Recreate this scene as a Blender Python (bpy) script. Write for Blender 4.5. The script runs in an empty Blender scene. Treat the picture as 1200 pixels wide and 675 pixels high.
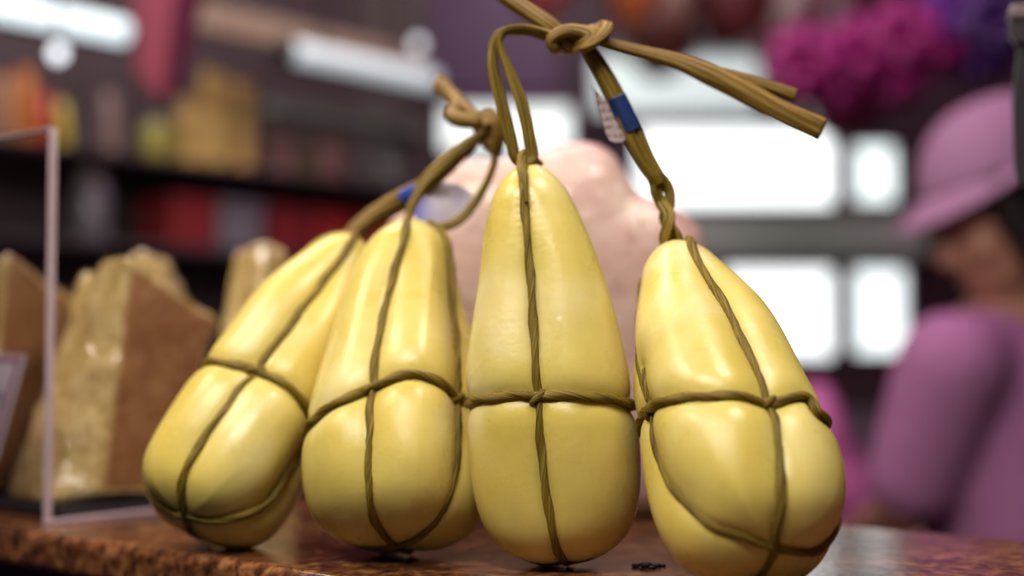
import bpy, bmesh, math, random
import numpy as np
from mathutils import Vector, Matrix
from mathutils.bvhtree import BVHTree
from mathutils.kdtree import KDTree

random.seed(4)
RNG = np.random.RandomState(7)
SC = bpy.context.scene
COL = SC.collection

# ------------------------------------------------------------------ camera, world, lights, exposure
TOP = 1.15                      # height of the counter top
CAMZ = TOP + 0.12
FPX = 50.0 / 36.0 * 1200.0
PITCH = math.atan((415 - 337.5) / FPX)
FOCUS = 0.768

cam_d = bpy.data.cameras.new('camera')
cam = bpy.data.objects.new('camera', cam_d)
COL.objects.link(cam)
cam.location = (0, 0, CAMZ)
cam.rotation_euler = (math.pi / 2 + PITCH, 0, 0)
cam_d.lens = 50
cam_d.sensor_width = 36
cam_d.clip_start = 0.02
cam_d.dof.use_dof = True
cam_d.dof.focus_distance = FOCUS
cam_d.dof.aperture_fstop = 2.15
SC.camera = cam

SC.view_settings.view_transform = 'Standard'
SC.view_settings.look = 'None'
SC.view_settings.gamma = 1
SC.view_settings.use_curve_mapping = False
SC.view_settings.exposure = 0.0

W = bpy.data.worlds.new('world')
SC.world = W
W.use_nodes = True
W.node_tree.nodes['Background'].inputs[0].default_value = (0.62, 0.55, 0.62, 1)
W.node_tree.nodes['Background'].inputs[1].default_value = 0.10


def area(name, loc, target, size, power, col, size_y=None, spread=None):
    d = bpy.data.lights.new(name, 'AREA')
    d.energy = power
    d.color = col
    d.size = size
    if size_y:
        d.shape = 'RECTANGLE'
        d.size_y = size_y
    if spread:
        d.spread = spread
    o = bpy.data.objects.new(name, d)
    COL.objects.link(o)
    o.location = loc
    o.rotation_euler = (Vector(target) - Vector(loc)).to_track_quat('-Z', 'Y').to_euler()
    return o


area('stall_key_fill', (-0.28, 0.20, 2.10), (0.0, 0.85, 1.25), 0.70, 11.5, (1.0, 0.95, 0.86), 0.30)  # unseen overhead key, lowered and brought forward to add frontal fill
area('counter_lamp', (0.30, 0.62, 2.25), (0.1, 0.85, 1.25), 0.40, 6.2, (1.0, 0.95, 0.87), 0.22)
area('wedge_fill', (-0.75, 0.75, 2.15), (-0.33, 1.1, 1.25), 0.45, 6.5, (1.0, 0.88, 0.70), 0.25)  # unseen area light added from the left to brighten the wedge faces
area('back_counter_lamp', (-0.30, 1.30, 2.3), (-0.1, 1.1, 1.25), 0.5, 2.6, (1.0, 0.80, 0.84), 0.3)
area('pink_stall_lamp', (0.35, 1.45, 2.55), (0.70, 1.95, 1.35), 0.5, 4.5, (1.0, 0.50, 0.86), 0.3)
area('aisle_lamp', (-0.1, 2.2, 2.9), (-0.5, 3.0, 1.4), 1.0, 10.0, (1.0, 0.9, 0.85), 0.4)
area('stall_front_fill', (-0.75, 1.75, 2.85), (-0.6, 2.6, 1.7), 0.6, 11.0, (1.0, 0.9, 0.86), 0.3)  # added fill with no fixture, lifts the banner and the shelving
area('far_pink_lamp', (0.9, 2.5, 2.7), (0.9, 3.3, 1.9), 0.7, 4.5, (1.0, 0.40, 0.80), 0.4)
area('far_wall_fill', (0.4, 4.0, 2.85), (0.7, 4.9, 1.5), 1.2, 10.0, (0.92, 1.0, 0.97), 0.3)  # unseen light added so the back wall and ledge are not too dark

# ------------------------------------------------------------------ geometry of the view: pixels to points in the place
FWD = np.array([0, math.cos(PITCH), math.sin(PITCH)])
UPV = np.array([0, -math.sin(PITCH), math.cos(PITCH)])
CAM = np.array([0, 0, CAMZ])


def ray(px, py):
    return FWD + UPV * ((337.5 - py) / FPX) + np.array([1.0, 0, 0]) * ((px - 600) / FPX)


def P(px, py, d):                # the point at depth y = d
    r = ray(px, py)
    return CAM + r * (d / r[1])


def G(px, py, z=TOP):            # the point on a level plane
    r = ray(px, py)
    return CAM + r * ((z - CAMZ) / r[2])


UD = np.array([0.76, -0.65, 0.0]); UD /= np.linalg.norm(UD)    # along the counter front, to the right and towards us
ND = np.array([0.65, 0.76, 0.0]); ND /= np.linalg.norm(ND)     # across the counter, away from us
EDGE = np.array([-0.184, 0.851, 0.0])                           # a point on the counter's front edge


# ------------------------------------------------------------------ helpers
def tag(o, label=None, cat=None, group=None, kind=None):
    if label: o['label'] = label
    if cat: o['category'] = cat
    if group: o['group'] = group
    if kind: o['kind'] = kind
    return o


def empty(name, loc, label, cat, group=None):
    o = bpy.data.objects.new(name, None)
    COL.objects.link(o)
    o.location = Vector(loc)
    o.empty_display_size = 0.05
    return tag(o, label, cat, group)


def origin_of(o):
    v = Vector((0, 0, 0))
    while o is not None:
        v += Vector(o.location)
        o = o.parent
    return v


def link(name, me, mat, parent=None, at=None, smooth=True):
    """me holds points of the place; at moves the origin there."""
    o = bpy.data.objects.new(name, me)
    COL.objects.link(o)
    base = origin_of(parent) if parent else Vector(at) if at is not None else Vector((0, 0, 0))
    me.transform(Matrix.Translation(-base))
    if parent:
        o.parent = parent
    else:
        o.location = base
    if mat:
        me.materials.append(mat)
    if smooth:
        for p in me.polygons:
            p.use_smooth = True
    return o


def mesh_np(name, verts, faces):
    me = bpy.data.meshes.new(name)
    me.from_pydata([tuple(map(float, v)) for v in verts], [], [tuple(int(i) for i in f) for f in faces])
    me.update()
    return me


def bm_mesh(name, bm):
    bmesh.ops.recalc_face_normals(bm, faces=bm.faces)
    me = bpy.data.meshes.new(name)
    bm.to_mesh(me)
    bm.free()
    return me


def catmull(pts, n=10, closed=False):
    p = [np.array(q, float) for q in pts]
    if closed:
        p = [p[-1]] + p + [p[0], p[1]]
    else:
        p = [2 * p[0] - p[1]] + p + [2 * p[-1] - p[-2]]
    out = []
    for i in range(1, len(p) - 2):
        a, b, c, d = p[i - 1], p[i], p[i + 1], p[i + 2]
        for k in range(n):
            t = k / n
            out.append(0.5 * ((2 * b) + (-a + c) * t + (2 * a - 5 * b + 4 * c - d) * t * t + (-a + 3 * b - 3 * c + d) * t ** 3))
    if not closed:
        out.append(p[-2])
    return np.array(out)


def tube(bm, pts, rad, seg=14, folds=((2, .12), (5, .07)), twist=60.0, closed=False, flat=1.0, flatdir=None):
    """a folded raffia strand along pts; twist in radians per metre"""
    pts = np.array(pts, float)
    n = len(pts)
    rad = np.interp(np.linspace(0, 1, n), np.linspace(0, 1, len(rad)), rad) if hasattr(rad, '__len__') else np.full(n, rad)
    tan = np.gradient(pts, axis=0)
    if closed:
        tan = np.roll(pts, -1, 0) - np.roll(pts, 1, 0)
    tan /= np.linalg.norm(tan, axis=1)[:, None] + 1e-12
    nrm = np.cross(tan[0], flatdir if flatdir is not None else np.array([.3, .9, .2]))
    nrm /= np.linalg.norm(nrm)
    uv = bm.loops.layers.uv.verify()
    s = 0
    rings, ss = [], []
    th = np.linspace(0, 2 * np.pi, seg, endpoint=False)
    for i in range(n):
        if i:
            s += np.linalg.norm(pts[i] - pts[i - 1])
        nrm = nrm - tan[i] * nrm.dot(tan[i])
        nrm /= np.linalg.norm(nrm)
        bi = np.cross(tan[i], nrm)
        m = np.ones(seg)
        for k, a in folds:
            m += a * np.cos(k * (th - twist * s) + k)
        r = rad[i] * m
        rings.append([bm.verts.new(pts[i] + nrm * (r[j] * math.cos(th[j])) + bi * (r[j] * flat * math.sin(th[j]))) for j in range(seg)])
        ss.append(s)
    m = n if closed else n - 1
    for i in range(m):
        a, b = rings[i], rings[(i + 1) % n]
        s1 = ss[i + 1] if i + 1 < n else ss[i] + np.linalg.norm(pts[0] - pts[-1])
        for j in range(seg):
            k = (j + 1) % seg
            f = bm.faces.new((a[j], a[k], b[k], b[j]))
            # the fibres run with the twist
            o0, o1 = -twist * ss[i] / (2 * math.pi), -twist * s1 / (2 * math.pi)
            for lp, (u, v) in zip(f.loops, (((j / seg) + o0, ss[i]), (((j + 1) / seg) + o0, ss[i]), (((j + 1) / seg) + o1, s1), ((j / seg) + o1, s1))):
                lp[uv].uv = (u, v)
    if not closed:
        bm.faces.new(rings[0][::-1])
        bm.faces.new(rings[-1])


def cord_obj(name, paths, mat, parent=None, at=None, **kw):
    bm = bmesh.new()
    for pts, rad in paths:
        tube(bm, pts, rad, **kw)
    return link(name, bm_mesh(name, bm), mat, parent, at)


def box(bm, c, sx, sy, sz, ax=None, ay=None, bev=0.0):
    """box with its centre at c and half sizes along two level axes and up"""
    ax = np.array([1., 0, 0]) if ax is None else ax
    ay = np.array([-ax[1], ax[0], 0]) if ay is None else ay
    c = np.array(c, float)
    vs = []
    for k in (-1, 1):
        for i, j in ((-1, -1), (1, -1), (1, 1), (-1, 1)):
            vs.append(bm.verts.new(c + ax * sx * i + ay * sy * j + np.array([0, 0, sz * k])))
    fs = [bm.faces.new([vs[i] for i in f]) for f in ((3, 2, 1, 0), (4, 5, 6, 7), (0, 1, 5, 4), (1, 2, 6, 5), (2, 3, 7, 6), (3, 0, 4, 7))]
    if bev:
        es = list({e for f in fs for e in f.edges})
        bmesh.ops.bevel(bm, geom=es, offset=bev, segments=3, profile=0.5, affect='EDGES')


def box_obj(name, c, sx, sy, sz, mat, parent=None, at=None, ax=None, ay=None, bev=0.0):
    bm = bmesh.new()
    box(bm, c, sx, sy, sz, ax, ay, bev)
    return link(name, bm_mesh(name, bm), mat, parent, at, smooth=False)


def slab_from_outline(name, pts, thick, mat, parent=None, at=None, bev=0.0, smooth=False):
    """a closed outline of points in the place, extruded by the vector thick"""
    bm = bmesh.new()
    a = [bm.verts.new(p) for p in pts]
    b = [bm.verts.new(np.array(p) + np.array(thick)) for p in pts]
    n = len(a)
    bm.faces.new(a)
    bm.faces.new(b[::-1])
    for i in range(n):
        bm.faces.new((a[i], b[i], b[(i + 1) % n], a[(i + 1) % n]))
    bmesh.ops.recalc_face_normals(bm, faces=bm.faces)
    if bev:
        bmesh.ops.bevel(bm, geom=bm.edges[:], offset=bev, segments=2, profile=0.5, affect='EDGES')
    return link(name, bm_mesh(name, bm), mat, parent, at, smooth)


def ellipsoid(bm, c, r, rotm=None, u=20, v=14):
    m = Matrix.Translation(Vector(c)) @ (rotm.to_4x4() if rotm is not None else Matrix.Identity(4)) @ Matrix.Diagonal((*r, 1))
    bmesh.ops.create_uvsphere(bm, u_segments=u, v_segments=v, radius=1, matrix=m)


def limb(bm, a, b, ra, rb, seg=16):
    a, b = np.array(a, float), np.array(b, float)
    n = 8
    pts = [a + (b - a) * i / n for i in range(n + 1)]
    tube(bm, pts, [ra, rb], seg=seg, folds=(), twist=0)
    ellipsoid(bm, a, (ra,) * 3, u=16, v=10)
    ellipsoid(bm, b, (rb,) * 3, u=16, v=10)


def fused(o, voxel, smooth=6):
    r = o.modifiers.new('fuse', 'REMESH')
    r.mode = 'VOXEL'
    r.voxel_size = voxel
    r.use_smooth_shade = True
    s = o.modifiers.new('soften', 'SMOOTH')
    s.iterations = smooth
    s.factor = 0.5
    return o


# ------------------------------------------------------------------ materials
class N:
    def __init__(self, name):
        self.m = bpy.data.materials.new(name)
        self.m.use_nodes = True
        self.t = self.m.node_tree
        self.b = self.t.nodes['Principled BSDF']

    def n(self, kind, **kw):
        x = self.t.nodes.new(kind)
        for k, v in kw.items():
            if k.startswith('i_'):
                key = k[2:]
                x.inputs[int(key) if key.isdigit() else key.replace('_', ' ')].default_value = v
            else:
                setattr(x, k, v)
        return x

    def l(self, a, b):
        self.t.links.new(a, b)

    def set(self, **kw):
        for k, v in kw.items():
            self.b.inputs[k.replace('_', ' ')].default_value = v
        return self

    def ramp(self, src, stops):
        r = self.n('ShaderNodeValToRGB')
        e = r.color_ramp.elements
        while len(e) < len(stops):
            e.new(0.5)
        for el, (p, c) in zip(e, stops):
            el.position = p
            el.color = (*c, 1) if len(c) == 3 else c
        self.l(src, r.inputs[0])
        return r.outputs[0]

    def noise(self, scale, detail=3, rough=0.5, coord=None, out=0, dist=0.0):
        x = self.n('ShaderNodeTexNoise')
        x.inputs['Scale'].default_value = scale
        x.inputs['Detail'].default_value = detail
        x.inputs['Roughness'].default_value = rough
        x.inputs['Distortion'].default_value = dist
        self.l(coord if coord is not None else self.obj(), x.inputs['Vector'])
        return x.outputs[out]

    def obj(self):
        if not hasattr(self, '_tc'):
            self._tc = self.n('ShaderNodeTexCoord')
        return self._tc.outputs['Object']

    def uv(self):
        self.obj()
        return self._tc.outputs['UV']

    def mapped(self, scale, src=None, rot=(0, 0, 0)):
        x = self.n('ShaderNodeMapping')
        x.inputs['Scale'].default_value = scale
        x.inputs['Rotation'].default_value = rot
        self.l(src if src is not None else self.obj(), x.inputs['Vector'])
        return x.outputs[0]

    def bump(self, h, strength, dist, target='Normal'):
        x = self.n('ShaderNodeBump')
        x.inputs['Strength'].default_value = strength
        x.inputs['Distance'].default_value = dist
        self.l(h, x.inputs['Height'])
        self.l(x.outputs[0], self.b.inputs[target])
        return self

    def mix(self, f, a, b, mode='MIX'):
        x = self.n('ShaderNodeMix', data_type='RGBA', blend_type=mode)
        for sock, v in ((x.inputs[0], f), (x.inputs[6], a), (x.inputs[7], b)):
            if isinstance(v, (int, float)):
                sock.default_value = v
            elif isinstance(v, tuple):
                sock.default_value = (*v, 1)
            else:
                self.l(v, sock)
        return x.outputs[2]


def plain(name, col, rough=0.5, metal=0.0, var=0.12, scale=30, spec=0.5):
    m = N(name)
    lo = tuple(c * (1 - var) for c in col)
    hi = tuple(min(1, c * (1 + var)) for c in col)
    m.l(m.ramp(m.noise(scale), [(0.3, lo), (0.7, hi)]), m.b.inputs['Base Color'])
    m.set(Roughness=rough, Metallic=metal, Specular_IOR_Level=spec)
    return m.m


def glow(name, col, strength):
    m = N(name)
    m.set(Base_Color=(*col, 1), Emission_Color=(*col, 1), Emission_Strength=strength, Roughness=0.3)
    return m.m


def make_cheese_mat():
    m = N('waxy cheese')
    c1 = m.ramp(m.noise(15, 2, 0.45, dist=0.4), [(0.32, (0.65, 0.495, 0.105)), (0.50, (0.68, 0.537, 0.145)), (0.60, (0.71, 0.580, 0.215)), (0.72, (0.745, 0.625, 0.34))])
    c2 = m.ramp(m.noise(60, 4, 0.6), [(0.35, (0.93, 0.93, 0.9)), (0.65, (1, 1, 1))])
    c = m.mix(1.0, c1, c2, 'MULTIPLY')
    # small pale nicks in the wax
    v = m.n('ShaderNodeTexVoronoi', feature='F1')
    v.inputs['Scale'].default_value = 26
    v.inputs['Randomness'].default_value = 1
    m.l(m.obj(), v.inputs['Vector'])
    spot = m.ramp(v.outputs['Distance'], [(0.0, (1, 1, 1)), (0.055, (0, 0, 0))])
    c = m.mix(spot, c, (0.88, 0.79, 0.46))
    m.l(c, m.b.inputs['Base Color'])
    m.set(Roughness=0.36, Subsurface_Weight=0.22, Subsurface_Radius=(0.012, 0.008, 0.003), Subsurface_Scale=1.0, Specular_IOR_Level=0.42)
    rr = m.ramp(m.noise(40, 3), [(0.3, (0.22,) * 3), (0.7, (0.40,) * 3)])
    m.l(rr, m.b.inputs['Roughness'])
    h = m.mix(0.5, m.noise(22, 3, 0.5), m.noise(260, 3, 0.6))
    m.bump(h, 0.10, 0.003)
    return m.m


def make_raffia(name, dark, mid, light):
    m = N(name)
    fib = m.noise(1.0, 5, 0.65, m.mapped((16, 9, 1), m.uv()))
    fine = m.noise(1.0, 3, 0.6, m.mapped((46, 30, 1), m.uv()))
    f = m.mix(0.4, fib, fine)
    m.l(m.ramp(f, [(0.40, dark), (0.5, mid), (0.62, light)]), m.b.inputs['Base Color'])
    m.set(Roughness=0.45, Specular_IOR_Level=0.2)
    m.bump(f, 0.7, 0.0012)
    return m.m


def make_granite():
    m = N('polished red brown granite')
    a = m.noise(85, 6, 0.66, dist=0.4)
    b = m.noise(210, 4, 0.6)
    big = m.noise(7, 2, 0.5)
    base = m.ramp(a, [(0.34, (0.030, 0.012, 0.009)), (0.46, (0.120, 0.044, 0.021)), (0.56, (0.25, 0.100, 0.039)), (0.68, (0.38, 0.20, 0.09))])
    fl = m.ramp(b, [(0.35, (0.35, 0.3, 0.28)), (0.47, (0.9, 0.9, 0.9)), (0.65, (1, 1, 1)), (0.75, (1.2, 1.1, 0.95))])
    sh = m.ramp(big, [(0.35, (0.55, 0.52, 0.52)), (0.65, (1.15, 1.08, 1.0))])
    m.l(m.mix(1.0, m.mix(1.0, base, fl, 'MULTIPLY'), sh, 'MULTIPLY'), m.b.inputs['Base Color'])
    m.set(Roughness=0.24, Specular_IOR_Level=0.5)
    m.l(m.ramp(m.noise(55, 4), [(0.3, (0.11,) * 3), (0.7, (0.22,) * 3)]), m.b.inputs['Roughness'])
    m.bump(m.noise(180, 3), 0.06, 0.002)
    return m.m


def make_parmesan(name, pale, mid, deep, bumpy=1.0):
    m = N(name)
    a = m.noise(48, 6, 0.7, dist=0.8)
    b = m.noise(170, 4, 0.65)
    f = m.mix(0.4, a, b)
    m.l(m.ramp(f, [(0.36, deep), (0.48, mid), (0.60, pale)]), m.b.inputs['Base Color'])
    m.set(Roughness=0.5, Coat_Weight=0.25, Coat_Roughness=0.1, Subsurface_Weight=0.1, Subsurface_Radius=(0.01, 0.006, 0.002), Subsurface_Scale=1.0)
    m.bump(f, 0.6 * bumpy, 0.008)
    # the clinging film wrinkles on its own
    w = m.noise(1.0, 3, 0.55, m.mapped((48, 48, 20)), dist=1.6)
    m.bump(w, 1.0, 0.02, 'Coat Normal')
    return m.m


M = {}
M['cheese'] = make_cheese_mat()
M['raffia'] = make_raffia('olive brown raffia', (0.048, 0.027, 0.003), (0.165, 0.104, 0.010), (0.36, 0.25, 0.050))
M['raffia_tan'] = make_raffia('tan raffia', (0.060, 0.029, 0.005), (0.20, 0.114, 0.020), (0.42, 0.265, 0.075))
M['granite'] = make_granite()
M['parm_cut'] = make_parmesan('rough cut hard cheese', (0.76, 0.59, 0.28), (0.58, 0.40, 0.135), (0.36, 0.22, 0.055))
M['parm_rind'] = make_parmesan('brown rind side', (0.46, 0.235, 0.085), (0.35, 0.145, 0.05), (0.24, 0.082, 0.03), 0.5)
M['ham'] = None
M['black'] = plain('black plastic', (0.012, 0.010, 0.012), 0.45)
M['dark'] = plain('dark painted board', (0.05, 0.036, 0.042), 0.6)
M['blue'] = plain('blue sticky band', (0.010, 0.026, 0.105), 0.35, var=0.2)


def make_ham():
    m = N('pale pink flesh under film')
    a = m.noise(24, 4, 0.62, dist=0.7)
    b = m.noise(70, 4, 0.6)
    f = m.mix(0.35, a, b)
    m.l(m.ramp(f, [(0.32, (0.44, 0.21, 0.18)), (0.44, (0.60, 0.38, 0.32)), (0.58, (0.68, 0.48, 0.40)), (0.70, (0.74, 0.58, 0.45))]), m.b.inputs['Base Color'])
    m.set(Roughness=0.45, Coat_Weight=0.6, Coat_Roughness=0.1, Subsurface_Weight=0.2, Subsurface_Radius=(0.02, 0.008, 0.006), Subsurface_Scale=1.0)
    m.bump(f, 0.5, 0.008)
    m.bump(m.noise(1.0, 3, 0.5, m.mapped((30, 30, 14)), dist=1.0), 0.8, 0.01, 'Coat Normal')
    return m.m


M['ham'] = make_ham()


def make_acrylic(name, tint, edge=False):
    m = N(name)
    t = m.n('ShaderNodeBsdfTransparent')
    t.inputs['Color'].default_value = (*tint, 1)
    gl = m.n('ShaderNodeBsdfGlossy')
    gl.inputs['Roughness'].default_value = 0.05
    mx = m.n('ShaderNodeMixShader')
    mx.inputs[0].default_value = 0.06
    m.l(t.outputs[0], mx.inputs[1])
    m.l(gl.outputs[0], mx.inputs[2])
    m.l(mx.outputs[0], m.t.nodes['Material Output'].inputs['Surface'])
    return m.m


M['acrylic'] = make_acrylic('clear acrylic sheet', (0.93, 0.92, 0.94))
M['acrylic_edge'] = plain('frosted acrylic edge', (0.50, 0.38, 0.42), 0.3, var=0.08)

# ------------------------------------------------------------------ the room
M['floor'] = plain('dark tiled floor', (0.08, 0.06, 0.06), 0.4)
M['ceil'] = plain('dark reddish ceiling', (0.055, 0.022, 0.026), 0.7)
M['wall'] = plain('dull maroon wall', (0.050, 0.012, 0.026), 0.7)
M['wall_low'] = plain('dark maroon dado', (0.05, 0.012, 0.025), 0.6)
M['frame'] = plain('dark plum window frame', (0.06, 0.02, 0.05), 0.5)
M['purple'] = plain('purple painted panel', (0.085, 0.026, 0.080), 0.6)
M['paleband'] = plain('grey green ledge', (0.55, 0.58, 0.51), 0.6)
BACK = 4.9
LX, RX, FY = -2.3, 2.6, -1.6


def structure(name, verts_box, mat):
    (x0, x1), (y0, y1), (z0, z1) = verts_box
    o = box_obj(name, ((x0 + x1) / 2, (y0 + y1) / 2, (z0 + z1) / 2), (x1 - x0) / 2, (y1 - y0) / 2, (z1 - z0) / 2, mat,
                at=((x0 + x1) / 2, (y0 + y1) / 2, z0))
    return tag(o, kind='structure')


tag(structure('floor', ((LX, RX), (FY, BACK + .2), (-0.1, 0)), M['floor']), 'dark tiled market hall floor', 'floor')
tag(structure('ceiling', ((LX, RX), (FY, BACK + .2), (3.0, 3.1)), M['ceil']), 'dark reddish market hall ceiling', 'ceiling')
tag(structure('wall_back', ((LX, RX), (BACK, BACK + .2), (0, 3.0)), M['wall']), 'dull maroon wall at the far end of the hall', 'wall')
tag(structure('wall_left', ((LX - .1, LX), (FY, BACK + .2), (0, 3.0)), M['wall']), 'dull maroon side wall behind the stall shelves', 'wall')
tag(structure('wall_right', ((RX, RX + .1), (FY, BACK + .2), (0, 3.0)), M['wall']), 'dull maroon side wall beyond the vendor', 'wall')


def wall_panel(name, px0, py0, px1, py1, mat, thick, label, cat, y=BACK):
    a, b = P(px0, py0, y), P(px1, py1, y)
    o = box_obj(name, ((a[0] + b[0]) / 2, y - thick / 2, (a[2] + b[2]) / 2), abs(b[0] - a[0]) / 2, thick / 2, abs(a[2] - b[2]) / 2, mat,
                at=((a[0] + b[0]) / 2, y, min(a[2], b[2])))
    return tag(o, label, cat, kind='structure')


def window(i, px0, py0, px1, py1, col, strength, label, mull=()):
    """a bright window in the far wall: frame with one lit pane per light"""
    a, b = P(px0, py0, BACK), P(px1, py1, BACK)
    x0, x1, z1, z0 = a[0], b[0], a[2], b[2]
    root = empty('window_%d' % i, ((x0 + x1) / 2, BACK - .02, z0), label, 'window')
    root['kind'] = 'structure'
    bm = bmesh.new()
    t = 0.014
    for (cx, cz, sx, sz) in ((x0, (z0 + z1) / 2, t, (z1 - z0) / 2 + t), (x1, (z0 + z1) / 2, t, (z1 - z0) / 2 + t), ((x0 + x1) / 2, z0, (x1 - x0) / 2, t), ((x0 + x1) / 2, z1, (x1 - x0) / 2, t)):
        box(bm, (cx, BACK - .03, cz), sx, .03, sz)
    for m_ in mull:
        p = P(px0, m_, BACK)[2]
        box(bm, ((x0 + x1) / 2, BACK - .03, p), (x1 - x0) / 2, .03, t * .6)
    link('window_frame', bm_mesh('window_frame', bm), M['frame'], root, smooth=False)
    box_obj('pane', ((x0 + x1) / 2, BACK - .012, (z0 + z1) / 2), (x1 - x0) / 2, .008, (z1 - z0) / 2, glow('bright pane %d' % i, col, strength), root)


window(1, 742, 148, 978, 246, (0.93, 1.0, 0.99), 1.9, 'wide bright white window in the far wall, the biggest one')
window(2, 992, 168, 1050, 242, (0.90, 1.0, 1.0), 1.5, 'small upper white window above the lowest panes beside the vendor')
window(3, 842, 312, 978, 422, (0.93, 1.0, 0.99), 1.7, 'lower white window directly below the wide bright window')
window(4, 992, 312, 1062, 418, (0.90, 1.0, 1.0), 1.5, 'narrow lower white window beside the pink capped vendor')
window(5, 515, 122, 672, 184, (0.93, 1.0, 0.97), 1.15, 'low white window between the knotted cords')
window(6, 690, 60, 892, 140, (0.86, 0.94, 0.93), 0.40, 'dim grey white window above the wide bright window')
wall_panel('trim_1', 505, -40, 655, 112, M['purple'], .05, 'purple painted panel behind the knots', 'panel')
wall_panel('trim_2', 700, 254, 1075, 302, M['paleband'], .10, 'grey green ledge between the upper and lower windows', 'ledge')
wall_panel('baseboard_back', 700, 428, 1200, 466, M['wall_low'], .12, 'dark maroon band under the lower windows', 'panel')
wall_panel('trim_3', 640, 470, 1200, 700, plain('grey mauve lower wall', (0.20, 0.14, 0.20), 0.6), .06, 'grey mauve lower wall under the maroon band', 'panel')

# ------------------------------------------------------------------ the counter
counter = empty('market_counter', (*(EDGE + ND * 0.2)[:2], 0), 'stall counter with a polished red brown granite top', 'counter')
bm = bmesh.new()
box(bm, EDGE + ND * 0.197 + UD * (-0.05) + np.array([0, 0, TOP - 0.0135]), 1.25, 0.197, 0.0135, UD, ND)
front = [e for e in bm.edges if all(abs((np.array(v.co) - EDGE).dot(ND)) < .01 for v in e.verts) and abs((np.array(e.verts[0].co) - np.array(e.verts[1].co)).dot(UD)) > 1]
back = [e for e in bm.edges if all(abs((np.array(v.co) - EDGE).dot(ND) - .394) < .01 for v in e.verts) and abs((np.array(e.verts[0].co) - np.array(e.verts[1].co)).dot(UD)) > 1]
bmesh.ops.bevel(bm, geom=front + back, offset=0.007, segments=5, profile=0.5, affect='EDGES')
gt = link('granite_top', bm_mesh('granite_top', bm), M['granite'], counter, smooth=False)
for p in gt.data.polygons:
    p.use_smooth = p.area < .02 and len(p.vertices) == 4 and abs(p.normal.z) < .999
box_obj('counter_body', EDGE + ND * 0.205 + UD * (-0.05) + np.array([0, 0, (TOP - .027) / 2]), 1.22, 0.165, (TOP - .027) / 2,
        plain('dark plum counter body', (0.035, 0.012, 0.022), 0.5), counter, ax=UD, ay=ND)
bm = bmesh.new()
for s in (-1.0, -0.5, 0.0, 0.5, 1.0):
    box(bm, EDGE + ND * 0.036 + UD * (s - .05) + np.array([0, 0, 0.56]), 0.22, 0.004, 0.45, UD, ND, bev=.003)
link('front_panelling', bm_mesh('front_panelling', bm), plain('plum front panels', (0.05, 0.016, 0.03), 0.45), counter, smooth=False)

# ------------------------------------------------------------------ the four tied cheeses
TT = np.array([0, .01, .03, .065, .16, .255, .41, .57, .725, .885, .925, .95, .985, 1.])
RR = np.array([0, .075, .122, .165, .203, .210, .199, .176, .145, .104, .090, .074, .042, 0])
KN = np.array([0, .2, .45, .7, .92, 1.])
TG = .41
FIT = {   # x, y, length, girth, lean away, lean sideways, five small girth changes from base to neck
    1: [-0.1957, 0.8668, 0.2283, 1.0384, 0.4295, 0.4453, 0.0486, -0.0191, -0.0508, 0.0626, 0.005],
    2: [-0.0688, 0.8285, 0.2160, 1.2100, 0.409, 0.0171, -0.0165, 0.0056, -0.0064, -0.0158, 0.076],
    3: [0.0314, 0.8072, 0.2330, 0.9605, 0.0977, -0.0976, 0.0046, -0.0039, 0.0532, 0.0401, 0.055],
    4: [0.13, 0.7048, 0.2196, 1.0585, 0.6616, -0.2145, -0.0052, 0.0022, 0.035, 0.1235, 0.02],
}


def cub(x, xk, yk):
    m = np.gradient(yk, xk)
    i = np.clip(np.searchsorted(xk, x, side='right') - 1, 0, len(xk) - 2)
    h = xk[i + 1] - xk[i]
    u = (x - xk[i]) / h
    return (2 * u ** 3 - 3 * u ** 2 + 1) * yk[i] + (u ** 3 - 2 * u ** 2 + u) * h * m[i] + (-2 * u ** 3 + 3 * u ** 2) * yk[i + 1] + (u ** 3 - u ** 2) * h * m[i + 1]


PTH = np.linspace(0, math.pi, 800)
PR = cub(PTH, np.arccos(1 - 2 * TT), RR)
for _ in range(400):
    PR[1:-1] = .5 * PR[1:-1] + .25 * (PR[:-2] + PR[2:])
PR = np.maximum(PR, 0)


def rot3(lean, tilt):
    c, s = math.cos(lean), math.sin(lean)
    rx = np.array([[1, 0, 0], [0, c, s], [0, -s, c]])
    c, s = math.cos(tilt), math.sin(tilt)
    ry = np.array([[c, 0, s], [0, 1, 0], [-s, 0, c]])
    return ry @ rx


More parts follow.
